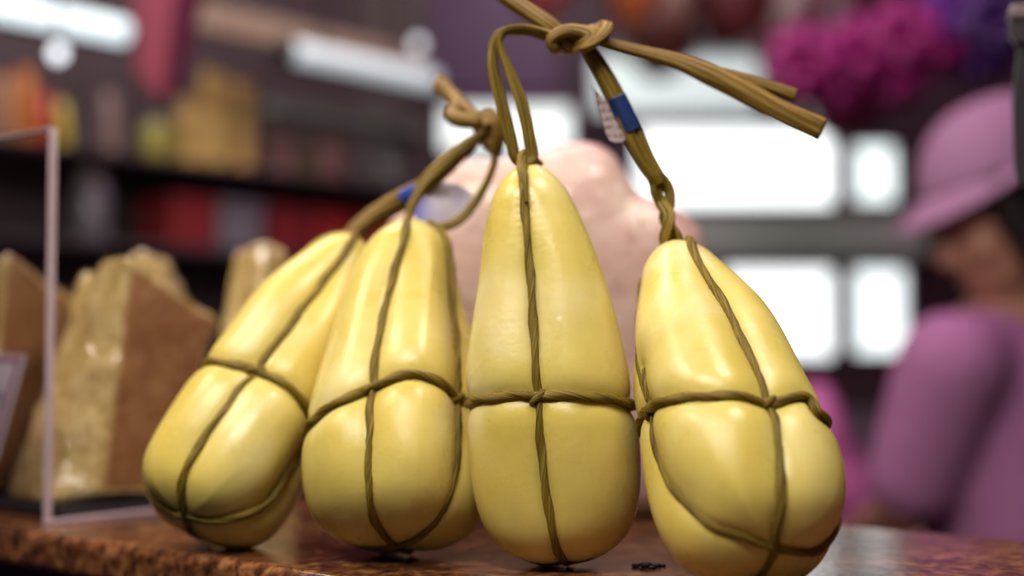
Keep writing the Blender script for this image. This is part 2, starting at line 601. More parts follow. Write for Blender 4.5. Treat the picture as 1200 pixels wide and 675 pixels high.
class Cheese:
    def __init__(self, k):
        x, d, L, w, lean, tilt = FIT[k][:6]
        self.de = np.array(FIT[k][6:])
        self.L, self.w, self.R = L, w, rot3(lean, tilt)
        self.off = np.zeros(3)
        ph, t = self.grid(60, 80)
        self.off = np.array([x, d, TOP - self.pt(ph.ravel(), t.ravel())[:, 2].min()])
        self.axis = self.R @ np.array([0, 0, 1.])
        self.top = self.pt(np.zeros(1), np.ones(1))[0]
        self.pole = self.pt(np.zeros(1), np.zeros(1))[0]
        v, f = self.mesh(96, 110)
        self.bvh = BVHTree.FromPolygons([tuple(q) for q in v], [tuple(map(int, q)) for q in f])
        self.c = self.pt(np.zeros(1), np.array([.0]))[0] + self.axis * L * .35

    def radius(self, t):
        return np.interp(np.arccos(np.clip(1 - 2 * t, -1, 1)), PTH, PR) * self.L * self.w * (1 + cub(t, KN, np.append(self.de, self.de[-1])))

    def pt(self, phi, t):
        r = self.radius(t)
        return np.stack([r * np.cos(phi), r * np.sin(phi), t * self.L], -1) @ self.R.T + self.off

    def grid(self, n, m):
        ph = np.linspace(0, 2 * np.pi, n, endpoint=False)
        t = (1 - np.cos(np.linspace(0, np.pi, m + 2)[1:-1])) / 2
        T, PH = np.meshgrid(t, ph, indexing='ij')
        return PH, T

    def mesh(self, n, m):
        PH, T = self.grid(n, m)
        v = self.pt(PH.ravel(), T.ravel())
        idx = np.arange(n * m).reshape(m, n)
        a, b, c, d = idx[:-1], np.roll(idx[:-1], -1, 1), np.roll(idx[1:], -1, 1), idx[1:]
        f = [tuple(q) for q in np.stack([a, b, c, d], -1).reshape(-1, 4)]
        v = np.vstack([v, self.pole, self.top])
        f += [(n * m, idx[0][(j + 1) % n], idx[0][j]) for j in range(n)]
        f += [(n * m + 1, idx[-1][j], idx[-1][(j + 1) % n]) for j in range(n)]
        return v, f

    def hit(self, px, py):
        r = ray(px, py)
        r /= np.linalg.norm(r)
        loc, nor, i, dist = self.bvh.ray_cast(Vector(CAM), Vector(r))
        if loc is not None:
            return np.array(loc)
        best = None
        for s in np.linspace(.55, 1.1, 120):
            q = self.bvh.find_nearest(Vector(CAM + r * s))
            if best is None or q[3] < best[1]:
                best = (np.array(q[0]), q[3])
        return best[0]

    def phit(self, p):
        q = (p - self.off) @ self.R
        return math.atan2(q[1], q[0]), q[2] / self.L

    def snap(self, pts):
        o, n = [], []
        for p in pts:
            q = self.bvh.find_nearest(Vector(p))
            o.append(np.array(q[0]))
            nn = np.array(q[1])
            if nn.dot(np.array(q[0]) - self.c) < 0:
                nn = -nn
            n.append(nn)
        return np.array(o), np.array(n)


def sstep(x):
    x = min(1.0, max(0.0, x))
    return x * x * (3 - 2 * x)


def S1(c, phi, t):
    return c.pt(np.array([phi]), np.array([t]))[0]


CORDS = {   # along each upright cord from the neck down to where they cross underneath; then the girdle
    1: dict(A=[(400, 301), (348, 366), (298, 428), (258, 478), (219, 536), (209, 581), (214, 608)],
            B=['up', (354, 543), (322, 591), (277, 610), (240, 614), (214, 608)], G=[(241, 427), (268, 424), (298, 428), (340, 455), (366, 488)]),
    2: dict(A=[(474, 275), (458, 318), (445, 365), (431, 448), (429, 529), (437, 612), (463, 645)],
            B=[(523, 275), (538, 335), (546, 462), (542, 544), (512, 615), (480, 640), (463, 645)],
            G=[(370, 492), (400, 466), (432, 447), (482, 438), (527, 451), (546, 462)]),
    3: dict(A=[(613, 200), (618, 297), (624, 395), (628, 464), (633, 544), (643, 612), (656, 655)],
            B=['up', 'down'], G=[(554, 471), (590, 464), (628, 462), (680, 464), (740, 475)]),
    4: dict(A=['up', (744, 433), (750, 491), (764, 549), (809, 604), (861, 630), (911, 646)],
            B=[(819, 301), (871, 382), (907, 462), (919, 549), (913, 615), (911, 646)],
            C=['up', (989, 626), (958, 651), (911, 646)],
            G=[(744, 488), (764, 473), (829, 465), (907, 463), (945, 464), (960, 486)]),
}
LABELS = {
    1: 'yellow teardrop cheese tied in cords, tilting over beside the wrapped hard cheese wedges',
    2: 'yellow teardrop cheese tied in cords, second from the wrapped hard cheese wedges',
    3: 'upright tallest yellow teardrop cheese with one cord running straight down its front',
    4: 'yellow teardrop cheese tied in cords, nearest the pink capped vendor',
}
CH = {}
for k in (1, 2, 3, 4):
    c = Cheese(k)
    CH[k] = c
    spec = CORDS[k]
    conv = {}
    pa = [c.hit(*p) for p in spec['A'] if not isinstance(p, str)]
    pb = [c.hit(*p) for p in spec['B'] if not isinstance(p, str)]
    girdle_hits = [c.phit(c.hit(*p)) for p in spec['G']]
    # azimuths where the upright cords pass the girdle
    def az(pts):
        pts = [c.phit(p) for p in pts]
        return min(pts, key=lambda q: abs(q[1] - TG))[0]
    fa = az(pa)
    if k == 4:
        fa = c.phit(c.hit(750, 491))[0]
    fb = fa + math.pi / 2 if k in (1, 3) else az(pb)
    if k == 1:
        fb = fa + math.radians(95)
    if k == 3:
        fb = fa + math.radians(118)
    pole = pa[-1] if k != 3 else S1(c, fa, .004)
    ups = (.975, .93, .8, .65, .5)
    if k == 4:
        pa = [S1(c, fa - q, t) for q, t in zip((.9, .62, .30, .12, 0), ups)] + pa
    if k in (1, 3):
        pb = [S1(c, fb, t) for t in ups + (.41,)] + (pb if k == 1 else [S1(c, fb, t) for t in (.25, .12, .04)])
    if k == 3:
        pa = pa + [pole]
        pb = pb + [pole]
    if k != 4:
        pa = [S1(c, c.phit(pa[0])[0], .985)] + pa
        if k == 2:
            pb = [S1(c, c.phit(pb[0])[0], .985)] + pb
    else:
        pb = [S1(c, c.phit(pb[0])[0] + .9, .985), S1(c, c.phit(pb[0])[0] + .25, .95)] + pb
    allow = (.985, .93, .8, .65, .5, .35, .2, .09)
    pc = [S1(c, fa + math.pi, t) for t in allow] + [pole]
    if k == 3:
        pb[1:5] = [S1(c, fa + q, t) for q, t in ((2.9, .975), (2.7, .93), (2.45, .8), (2.25, .65))]
        pb[0] = S1(c, fa + 3.0, .985)
    pd = [S1(c, fb + math.pi, t) for t in allow] + [pole]
    if k == 3:
        pd = [S1(c, fa - q, t) for q, t in zip((3.0, 2.8, 2.45, 2.2, 2.0, 1.9, 1.85, 1.8), allow)] + [pole]
    if k == 4:
        h1, h2 = c.hit(989, 626), c.hit(958, 651)
        f1 = c.phit(h1)[0]
        pc = [S1(c, fa + math.pi, t) for t in (.985, .93, .8, .65, .5)] + [S1(c, (f1 + .15), .3), h1, h2, pole]
    # girdle: through the visible points, level round the back
    gh = sorted([(f % (2 * math.pi), t) for f, t in girdle_hits])
    gf = sorted(girdle_hits, key=lambda q: ((q[0] + math.pi / 2 + math.pi) % (2 * math.pi)))
    f0, f1 = gf[0][0], gf[-1][0]
    span = (f0 - f1) % (2 * math.pi)
    ring = [S1(c, f, t) for f, t in gf] + [S1(c, f1 + span * q, gf[-1][1] + (gf[0][1] - gf[-1][1]) * q) for q in np.linspace(0, 1, 9)[1:-1]]
    paths = {}
    for nm, pp in (('A', pa), ('B', pb), ('C', pc), ('D', pd)):
        d = catmull(pp, 14)
        paths[nm] = c.snap(d)
    paths['G'] = c.snap(catmull(ring, 12, closed=True))
    # grooves: the paste bulges between the cords and dips under them
    kd = KDTree(sum(len(paths[q][0]) for q in paths))
    i = 0
    for q in paths:
        for p in paths[q][0]:
            kd.insert(Vector(p), i)
            i += 1
    kd.balance()
    kg = KDTree(len(paths['G'][0]))
    for i, p in enumerate(paths['G'][0]):
        kg.insert(Vector(p), i)
    kg.balance()
    ku = KDTree(sum(len(paths[q][0]) for q in 'ABCD'))
    i = 0
    for q in 'ABCD':
        for p in paths[q][0]:
            ku.insert(Vector(p), i)
            i += 1
    ku.balance()

    def dip(p):
        du = ku.find(Vector(p))[2]
        dg = kg.find(Vector(p))[2]
        t = c.phit(p)[1]
        near = (.15 + .85 * sstep((.98 - t) / .32)) * (.45 + .55 * sstep(t / .2))
        a = -.0058 * near * math.exp(-(du / .015) ** 2) + .0020 * near * (1 - math.exp(-(du / .028) ** 2))
        b = -.0022 * math.exp(-(dg / .009) ** 2)
        e = -.0016 * math.exp(-(min(du, dg) / .0042) ** 2) * (.4 + .6 * sstep((1 - t) / .25))
        return (a + b + e) * (1 - .8 * sstep((t - .86) / .1)) + .0007

    v, f = c.mesh(200, 190)
    nrm = np.array([c.bvh.find_nearest(Vector(p))[1] for p in v])
    flip = np.einsum('ij,ij->i', nrm, v - c.c) < 0
    nrm[flip] *= -1
    ph_ = RNG.rand(6) * 6
    v2 = v.copy()
    for i, p in enumerate(v):
        wob = .0011 * math.sin(31 * p[0] + ph_[0]) * math.sin(27 * p[2] + ph_[1]) + .0006 * math.sin(70 * p[2] + ph_[2] + 40 * p[0])
        v2[i] = p + nrm[i] * (dip(p) + wob)
    v2[:, 2] = np.maximum(v2[:, 2], TOP + .0004)
    root = empty('tied_cheese', (*c.off[:2], TOP), LABELS[k], 'cheese', 'tied teardrop cheeses')
    link('body', mesh_np('body', v2, f), M['cheese'], root)
    rc = .0023 if k != 1 else .0025

    def lift(path, r, extra=0.0):
        pts, n = path
        out = np.array([p + q * (dip(p) + r * .30 + extra) for p, q in zip(pts, n)])
        out[:, 2] = np.maximum(out[:, 2], TOP + r * 1.0)
        return out
    for nm in 'ABCD':
        cord_obj('upright_cord', [(lift(paths[nm], rc), rc)], M['raffia'], root, twist=95 if nm in 'AC' else 70, folds=((2, .16), (4, .09), (7, .05)), seg=16)
    g = lift(paths['G'], rc * 1.12, .0014)
    cord_obj('girdle_cord', [(g, rc * 1.12)], M['raffia'], root, twist=120, folds=((2, .2), (5, .09)), seg=16, closed=True)
    # small wrap where each upright cord meets the girdle
    for nm in 'ABCD':
        bm = bmesh.new()
        j = int(np.argmin([kg.find(Vector(p))[2] for p in paths[nm][0]]))
        p, q = paths[nm][0][j], paths[nm][1][j]
        tg = paths[nm][0][min(j + 1, len(paths[nm][0]) - 1)] - paths[nm][0][j - 1]
        tg /= np.linalg.norm(tg)
        side = np.cross(tg, q)
        cc = p + q * (dip(p) + rc * 1.1)
        loop = [cc + side * (rc * 1.5 * math.cos(a)) + tg * (rc * 1.1 * math.cos(a)) + q * (rc * .75 * math.sin(a)) for a in np.linspace(-.6, math.pi + .6, 18)]
        tube(bm, loop, rc * .8, seg=12, twist=150)
        link('cord_hitch', bm_mesh('cord_hitch', bm), M['raffia'], root)
    c.root = root
    print('cheese', k, 'top', c.top, 'pole', c.pole)


# ------------------------------------------------------------------ cord ties above the cheeses
def PX(pts, d0):
    """pixels with small depth steps (mm) to points of the place"""
    return [P(p[0], p[1], d0 + (p[2] / 1000.0 if len(p) > 2 else 0)) for p in pts]


def px2m(d):
    return d / FPX


D3, D4 = CH[3].top[1], CH[4].top[1]
K = (D3 + D4) / 2
u = px2m(K)
tie = empty('raffia_tie', P(620, 192, D3), 'olive brown raffia cord with a big knot, blue band and two stiff loose tails', 'cord', 'knotted raffia ties')
RF = dict(folds=((2, .2), (3, .12), (7, .10)), seg=24)
# loop from the upright cheese to the knot
cord_obj('loop_strand', [(catmull(PX([(619, 196, 6), (609, 191, 2), (603, 182, 0), (596, 150), (586, 112), (578, 80), (577, 58, 2), (583, 42, 3), (598, 36, 4), (622, 37, 4), (650, 46, 4)], D3), 12), [5.5 * u, 6 * u, 5.8 * u, 5.2 * u, 5.5 * u, 6 * u])], M['raffia'], tie, twist=25, **RF)
cord_obj('loop_strand', [(catmull(PX([(608, 192, -2), (618, 192, -6), (624, 184, -4), (621, 160, -4), (612, 122, -4), (598, 86, -4), (588, 62, -4), (585, 47, -4), (592, 37, -3), (612, 33, -2), (638, 38, -1), (660, 48, 0)], D3), 12), [5 * u, 6 * u, 5.8 * u, 5.4 * u, 5.2 * u, 6 * u])], M['raffia'], tie, twist=20, **RF)
# a loop of cord over the neck of the upright cheese
nt = CH[3].top
cord_obj('neck_loop', [(catmull([CH[3].hit(617, 238) + np.array([0, -.0012, 0]), CH[3].hit(615, 222) + np.array([0, -.0022, 0]), CH[3].hit(613.5, 209) + np.array([0, -.003, .001]), P(612, 196, D3 - .012), P(612, 184, D3 - .006), P(617, 181, D3 + .002), P(624, 188, D3 + .010), P(632, 195, D3 + .014)], 10), [2.0 * u, 3.6 * u, 4.8 * u, 5 * u, 5 * u, 5 * u, 5 * u])], M['raffia'], tie, twist=60, **RF)
# knot: two coils wound about each other and a turned end loop
bm = bmesh.new()
a0, a1 = P(646, 49, K), P(708, 39, K)
ax = (a1 - a0) / np.linalg.norm(a1 - a0)
e1 = np.cross(ax, np.array([0, 1., 0])); e1 /= np.linalg.norm(e1)
e2 = np.cross(ax, e1)
for ph0, turns, rr, rt in ((0.4, 1.2, 7.0, 7.6), (2.5, 1.1, 7.0, 7.0), (4.6, 1.0, 6.5, 6.8)):
    q = []
    for t in np.linspace(0, 1, 46):
        a = ph0 + turns * 2 * math.pi * t
        q.append(a0 + (a1 - a0) * t + (e1 * math.cos(a) + e2 * math.sin(a)) * rr * u * (0.75 + .25 * math.sin(math.pi * t)))
    tube(bm, q, [rt * u * .7, rt * u, rt * u, rt * u * .8], twist=40, **RF)
tube(bm, catmull(PX([(650, 57, -8), (645, 49, -11), (651, 41, -12), (664, 36, -9), (680, 37, -7), (692, 42, -8), (684, 52, -8), (670, 57, 2), (658, 58, 4)], K), 10, closed=True), 6.4 * u, twist=40, closed=True, **RF)
tube(bm, catmull(PX([(684, 56, -10), (697, 50, -12), (710, 38, -10), (713, 30, -4), (707, 31, 2), (697, 40, -4), (686, 50, 2)], K), 10, closed=True), 5.6 * u, twist=40, closed=True, **RF)
link('knot', bm_mesh('knot', bm), M['raffia_tan'], tie)
# tails
cord_obj('tail', [(catmull(PX([(578, -16, 6), (596, -2, 4), (620, 14, 2), (644, 30, 0), (664, 44, 2)], K), 12), [9 * u, 9 * u, 8.5 * u, 6.5 * u])], M['raffia_tan'], tie, twist=10, **RF)
cord_obj('tail', [(catmull(PX([(700, 46, 2), (718, 52, 0), (756, 62), (796, 73), (830, 87), (870, 107), (912, 130), (963, 153)], K), 12), [6.5 * u, 7 * u, 7.2 * u, 8.5 * u, 10.5 * u, 10.5 * u, 10 * u, 11 * u])], M['raffia_tan'], tie, twist=7, **RF)
cord_obj('tail', [(catmull(PX([(812, 80, 4), (836, 84, 4), (862, 90, 5), (894, 99, 6), (932, 112, 8)], K), 12), [5 * u, 6.5 * u, 7 * u, 6.2 * u, 6.6 * u])], M['raffia_tan'], tie, twist=7, **RF)
# strand down to the cheese beside the vendor: one flat ribbon that parts and twists lower down
cord_obj('hanging_strand', [(catmull(PX([(686, 54, 3), (696, 68, 3), (710, 92, 3), (722, 116, 3), (734, 142, 3), (746, 168, 3), (757, 190, 3), (767, 206, 3), (773, 216, 3)], K), 12), [7 * u, 8.5 * u, 9.5 * u, 10 * u, 11 * u, 10 * u, 9 * u, 8.5 * u, 5.5 * u])], M['raffia'], tie, twist=6, **RF)
bm = bmesh.new()
tube(bm, catmull(PX([(762, 200, 0), (768, 214, 0), (769, 226, 0), (774, 238, 1), (784, 252, -5), (783, 266, -6), (780, 279, -4), (781, 290, 0)], D4), 12), [6.5 * u, 6.5 * u, 5.4 * u, 6 * u, 7.5 * u, 8 * u, 8.5 * u], twist=40, **RF)
tube(bm, catmull(PX([(766, 198, 3), (775, 211, 3), (783, 223, 3), (784, 238, 2), (779, 254, 4), (785, 266, 3), (793, 278, 0), (796, 290, 2)], D4), 12), [6 * u, 6.5 * u, 5.2 * u, 5.5 * u, 7 * u, 7.5 * u, 8 * u], twist=40, **RF)
link('twisted_end', bm_mesh('twisted_end', bm), M['raffia'], tie)
o = cord_obj('blue_band', [(catmull(PX([(722, 114, 3), (728, 127, 3), (735, 142, 3), (741, 155, 3)], K), 8), [12 * u, 12.5 * u, 12.5 * u, 12 * u])], M['blue'], tie, twist=0, folds=((2, .05),), seg=20)
o['label'] = 'dark blue band'


def make_tag_mat(name, base, ink, scale, dens):
    m = N(name)
    w = m.n('ShaderNodeTexWave', wave_type='BANDS', bands_direction='Z')
    w.inputs['Scale'].default_value = scale
    w.inputs['Distortion'].default_value = 0.6
    m.l(m.obj(), w.inputs['Vector'])
    br = m.ramp(m.noise(420, 2), [(0.42, (0, 0, 0)), (0.5, (1, 1, 1))])
    ln = m.ramp(w.outputs[0], [(0.45, (0, 0, 0)), (0.6, (dens,) * 3)])
    f = m.mix(1.0, ln, br, 'MULTIPLY')
    m.l(m.mix(f, base, ink), m.b.inputs['Base Color'])
    m.set(Roughness=0.25, Transmission_Weight=0.25, Coat_Weight=0.5)
    return m.m


yv = np.array([0.02, 0.9, 0])
to = PX([(693, 99, 6), (699, 106, 5), (708, 115, 3), (717, 124, 1), (726, 140, 0), (733, 158, 0), (735, 166, 0), (731, 171, 1), (721, 172, 3), (713, 169, 4), (708, 160, 5), (703, 143, 6), (697, 120, 7)], K)
o = slab_from_outline('tag', to, (0.0006, 0.0008, 0), M['acrylic'], tie)
cen = np.mean(to, 0)
ti = [cen + (p - cen) * .84 + np.array([0.0006, -0.0006, 0]) for p in to]
o2 = slab_from_outline('tag_print', ti, (0.0004, 0.0004, 0), make_tag_mat('printed film', (0.56, 0.45, 0.46), (0.27, 0.17, 0.14), 62, .8), o)
o2['label'] = 'rows of small brown print'

# the second tie, over the other two cheeses
D2, D1 = CH[2].top[1], CH[1].top[1]
K2 = D2 + .012
u2 = px2m(K2)
tie2 = empty('raffia_tie', P(498, 262, D2), 'tan raffia cord with a knot and pale blue tag behind the two leaning cheeses', 'cord', 'knotted raffia ties')
cord_obj('loop_strand', [(catmull(PX([(492, 268, -4), (481, 266, -6), (478, 255, -3), (484, 238), (498, 214, 3), (520, 191, 6), (546, 170, 9), (572, 152, 12)], D2), 12), [5.5 * u2, 5.5 * u2, 6.5 * u2, 6 * u2, 5 * u2])], M['raffia'], tie2, twist=30, **RF)
cord_obj('loop_strand', [(catmull(PX([(500, 266, 0), (520, 266, 2), (538, 259, 4), (553, 243, 6), (566, 222, 8), (575, 203, 9), (580, 184, 10), (577, 164, 12), (570, 152, 12)], D2), 12), [4.5 * u2, 4.5 * u2, 4.6 * u2, 5 * u2, 6 * u2])], M['raffia'], tie2, twist=30, **RF)
cord_obj('hanging_strand', [(catmull(PX([(404, 276, -6), (414, 270, -6), (420, 265, -4), (438, 251, 0), (468, 233, -4), (496, 216, -12), (524, 192, -22), (550, 170, -28), (572, 154, -32)], D1), 12), [7 * u2, 9 * u2, 8 * u2, 7.5 * u2, 7 * u2, 6 * u2])], M['raffia_tan'], tie2, twist=25, **RF)
cord_obj('hanging_strand', [(catmull(PX([(428, 276, 8), (428, 270, 4), (440, 259, 3), (468, 243, 0), (494, 226, -8), (524, 200, -16), (556, 168, -26)], D1), 12), [5 * u2, 6 * u2, 6 * u2, 5.5 * u2])], M['raffia_tan'], tie2, twist=25, **RF)
bm = bmesh.new()
tube(bm, catmull(PX([(562, 140, 12), (574, 138, 6), (583, 150, 8), (582, 166, 14), (572, 168, 20), (563, 154, 18)], D2), 10, closed=True), 7 * u2, closed=True, twist=30, **RF)
tube(bm, catmull(PX([(566, 146, 2), (578, 144, 2), (583, 160, 4), (580, 176, 8), (574, 164, 6)], D2), 10), 6.5 * u2, twist=30, **RF)
link('knot', bm_mesh('knot', bm), M['raffia_tan'], tie2)
cord_obj('tail', [(catmull(PX([(574, 146, 12), (556, 143, 14), (540, 141, 18), (530, 136, 26), (537, 125, 40), (528, 113, 60), (514, 97, 90)], D2), 12), [7 * u2, 9 * u2, 10 * u2, 9 * u2, 8 * u2, 9 * u2])], M['raffia_tan'], tie2, twist=12, **RF)
cord_obj('tail', [(catmull(PX([(570, 150, 16), (556, 136, 24), (545, 126, 36), (532, 112, 56), (516, 100, 80)], D2), 12), [6 * u2, 7 * u2, 6 * u2])], M['raffia_tan'], tie2, twist=12, **RF)
o = cord_obj('blue_band', [(catmull(PX([(472, 231, -4), (482, 225, -7), (492, 219, -10)], D1), 8), [10 * u2, 10.5 * u2, 10 * u2])], plain('bright blue band', (0.02, 0.06, 0.42), 0.35), tie2, twist=0, folds=((2, .05),), seg=20)
o['label'] = 'bright blue band'
tg = PX([(484, 228, 0), (496, 217, 2), (516, 213, 6), (538, 216, 8), (553, 226, 9), (557, 236, 9), (548, 250, 6), (530, 262, 2), (508, 268, 0), (490, 262, -1), (483, 246, -1)], D1 - .012)


def make_tag2():
    m = N('lavender printed tag')
    g = m.n('ShaderNodeSeparateXYZ')
    m.l(m.obj(), g.inputs[0])
    f = m.ramp(m.noise(60, 3, .5), [(0.35, (0.66, 0.60, 0.80)), (0.55, (0.78, 0.70, 0.82)), (0.68, (0.84, 0.74, 0.56))])
    mp = m.n('ShaderNodeMapRange')
    mp.inputs[1].default_value = -0.008
    mp.inputs[2].default_value = 0.016
    m.l(g.outputs[0], mp.inputs[0])
    k = m.ramp(mp.outputs[0], [(0.0, (1, 1, 1)), (0.55, (0, 0, 0))])
    m.l(m.mix(k, f, (0.10, 0.14, 0.52)), m.b.inputs['Base Color'])
    m.set(Roughness=0.35)
    return m.m


o = slab_from_outline('tag', tg, (0.0, 0.001, 0.0003), make_tag2(), tie2)
o['label'] = 'lavender tag, blue at one end'


# ------------------------------------------------------------------ wrapped pieces behind
def pillow(name, outline, d, thick, mat, parent=None, at=None, p=3.0, nr=26, bumps=0.004, seed=0, lean=0.0):
    """a solid piece whose outline is given in the view, with its own depth, rounded over to both faces"""
    pts = catmull([P(a[0], a[1], d) for a in outline], 10, closed=True)
    cen = pts.mean(0)
    n = len(pts)
    rs = np.random.RandomState(seed)
    k = rs.randn(5, 3) * 28
    ph = rs.rand(5) * 6
    vs, fs, rings = [], [], []
    rho = np.sin(np.linspace(0, math.pi / 2, nr + 1)[1:])
    def add(q, yy):
        b = sum(math.sin(k[i].dot(q) + ph[i]) for i in range(5)) / 5
        vs.append(q + np.array([b * bumps * .5, yy + b * bumps * 1.5 + lean * (q[2] - TOP), b * bumps * .5]))
        return len(vs) - 1
    for side in (-1, 1):
        rr = rho if side < 0 else rho[:-1]
        for r in rr:
            y = side * thick * (max(0, 1 - r ** p)) ** (1 / p)
            rings.append([add(cen + (q - cen) * r, y) for q in pts])
        cidx = add(cen, side * thick)
        rings.append(cidx)
    front = rings[:nr]
    cf = rings[nr]
    backr = rings[nr + 1:-1] + [front[-1]]
    cb = rings[-1]
    for rs_, cc, fl in ((front, cf, 1), (backr, cb, -1)):
        for j in range(n):
            a, b = rs_[0][j], rs_[0][(j + 1) % n]
            fs.append((cc, a, b)[::fl])
        for i in range(len(rs_) - 1):
            for j in range(n):
                jj = (j + 1) % n
                fs.append((rs_[i][j], rs_[i + 1][j], rs_[i + 1][jj], rs_[i][jj])[::fl])
    return link(name, mesh_np(name, np.array(vs), fs), mat, parent, at)


HD = 1.075
hb = P(660, 600, HD)
ham = pillow('wrapped_ham', [(452, 280), (476, 238), (510, 205), (545, 188), (590, 186), (628, 178), (655, 169), (690, 168), (716, 180), (734, 204), (750, 226), (785, 240), (812, 260), (826, 290), (836, 400), (830, 520), (800, 592), (720, 601), (600, 601), (520, 600), (470, 560), (448, 420)], HD, .052, M['ham'], at=(hb[0], HD, TOP), p=3.2, bumps=.0035, seed=3, lean=.03)
tag(ham, 'large lumpy pale pink wrapped piece standing behind the yellow cheeses', 'ham')
v0 = min((v.co.z for v in ham.data.vertices))
for v in ham.data.vertices:
    v.co.z = max(v.co.z, 0.0005)


def make_film():
    m = N('crinkled clear film')
    t = m.n('ShaderNodeBsdfTransparent')
    g = m.n('ShaderNodeBsdfGlossy')
    g.inputs['Roughness'].default_value = 0.07
    bp = m.n('ShaderNodeBump')
    bp.inputs['Strength'].default_value = 0.8
    bp.inputs['Distance'].default_value = 0.006
    m.l(m.noise(1.0, 3, 0.5, m.mapped((60, 60, 30)), dist=1.2), bp.inputs['Height'])
    m.l(bp.outputs[0], g.inputs['Normal'])
    mx = m.n('ShaderNodeMixShader')
    mx.inputs[0].default_value = 0.15
    m.l(t.outputs[0], mx.inputs[1])
    m.l(g.outputs[0], mx.inputs[2])
    m.l(mx.outputs[0], m.t.nodes['Material Output'].inputs['Surface'])
    return m.m


M['film'] = make_film()


def wedge(name, cols, mats, label, cat='cheese', group=None, zb=None, seed=0, rough=.0032, cuts=26):
    """cols: corner columns in order round the piece, each (bottom point, top point); mats per side, then the top"""
    bm = bmesh.new()
    rs = np.random.RandomState(seed)
    n = len(cols)
    bo = [bm.verts.new(c[0]) for c in cols]
    to_ = [bm.verts.new(c[1]) for c in cols]
    for i in range(n):
        j = (i + 1) % n
        f = bm.faces.new((bo[i], bo[j], to_[j], to_[i]))
        f.material_index = mats[i]
    f = bm.faces.new(to_)
    f.material_index = mats[n]
    f = bm.faces.new(bo[::-1])
    f.material_index = mats[n]
    bmesh.ops.recalc_face_normals(bm, faces=bm.faces)
    bmesh.ops.triangulate(bm, faces=[f for f in bm.faces if len(f.verts) > 4])
    bmesh.ops.bevel(bm, geom=bm.edges[:], offset=0.004, segments=2, profile=0.6, affect='EDGES')
    bmesh.ops.subdivide_edges(bm, edges=bm.edges[:], cuts=3, use_grid_fill=True)
    bmesh.ops.subdivide_edges(bm, edges=[e for e in bm.edges if e.calc_length() > .006], cuts=3, use_grid_fill=True)
    k = rs.randn(8, 3) * np.array([60, 60, 60, 130, 130, 130, 220, 220])[:, None]
    ph = rs.rand(8) * 6
    am = np.array([1, 1, 1, .6, .6, .6, .3, .3])
    zmin = min(v.co.z for v in bm.verts)
    bm.normal_update()
    mv = []
    for v in bm.verts:
        q = np.array(v.co)
        b = (am * np.sin(k @ q + ph)).sum() / 3
        r = rough * (1 if any(f.material_index == 0 for f in v.link_faces) else .45)
        mv.append((v, v.normal * float(b * r)))
    for v, d in mv:
        v.co += d
        v.co.z = max(v.co.z, zmin)
    ctr = np.mean([c[0] for c in cols], 0)
    bm.normal_update()
    fm = bm.copy()
    fm.normal_update()
    k2 = rs.randn(7, 3) * np.array([90, 90, 150, 150, 220, 220, 300])[:, None]
    p2 = rs.rand(7) * 6
    mv = [(v, v.normal * float(.0020 + .0011 * np.sin(k2 @ np.array(v.co) + p2).sum() / 2.5)) for v in fm.verts]
    for v, d in mv:
        v.co += d
        v.co.z = max(v.co.z, zmin)
    me = bm_mesh(name, bm)
    o = link(name, me, None, None, at=(ctr[0], ctr[1], zmin))
    me.materials.append(M['parm_cut'])
    me.materials.append(M['parm_rind'])
    fo = link('film', bm_mesh('film', fm), None, o)
    fo.data.materials.append(M['film'])
    fo.data.materials.append(M['film'])
    fo['label'] = 'crinkled clear film'
    return tag(o, label, cat, group)


TRZ = TOP + 0.008
# black tray under the wedges: a shallow dish with a raised rim
tc = np.array([-0.322, 1.027, 0])
bm = bmesh.new()
outl = [(0, 0), (0, .26), (-.30, .26), (-.30, 0)]
cx = tc + UD * -.15 + ND * .13
box(bm, cx + np.array([0, 0, TOP + .0035]), .15, .13, .0033, UD, ND, bev=.002)
tray = link('tray_black', bm_mesh('tray', bm), M['black'], None, at=(cx[0], cx[1], TOP), smooth=False)
tray.name = 'display_tray'
tag(tray, 'shallow black tray under the wrapped hard cheese wedges', 'tray')
tray_root = tray
bm = bmesh.new()
for c0, sx, sy in ((tc + UD * -.15 + ND * .003, .15, .003), (tc + UD * -.15 + ND * .257, .15, .003), (tc + UD * -.003 + ND * .13, .003, .124), (tc + UD * -.297 + ND * .13, .003, .124)):
    box(bm, c0 + np.array([0, 0, TOP + .0080]), sx, sy, .0014, UD, ND, bev=.0012)
link('rim', bm_mesh('rim', bm), M['black'], tray_root, smooth=False)

Z1 = TOP + .0096


def col_(bpx, bd, bz, tpx, td):
    b = P(bpx, 580, bd)
    b[2] = bz
    return (b, P(tpx[0], tpx[1], td))


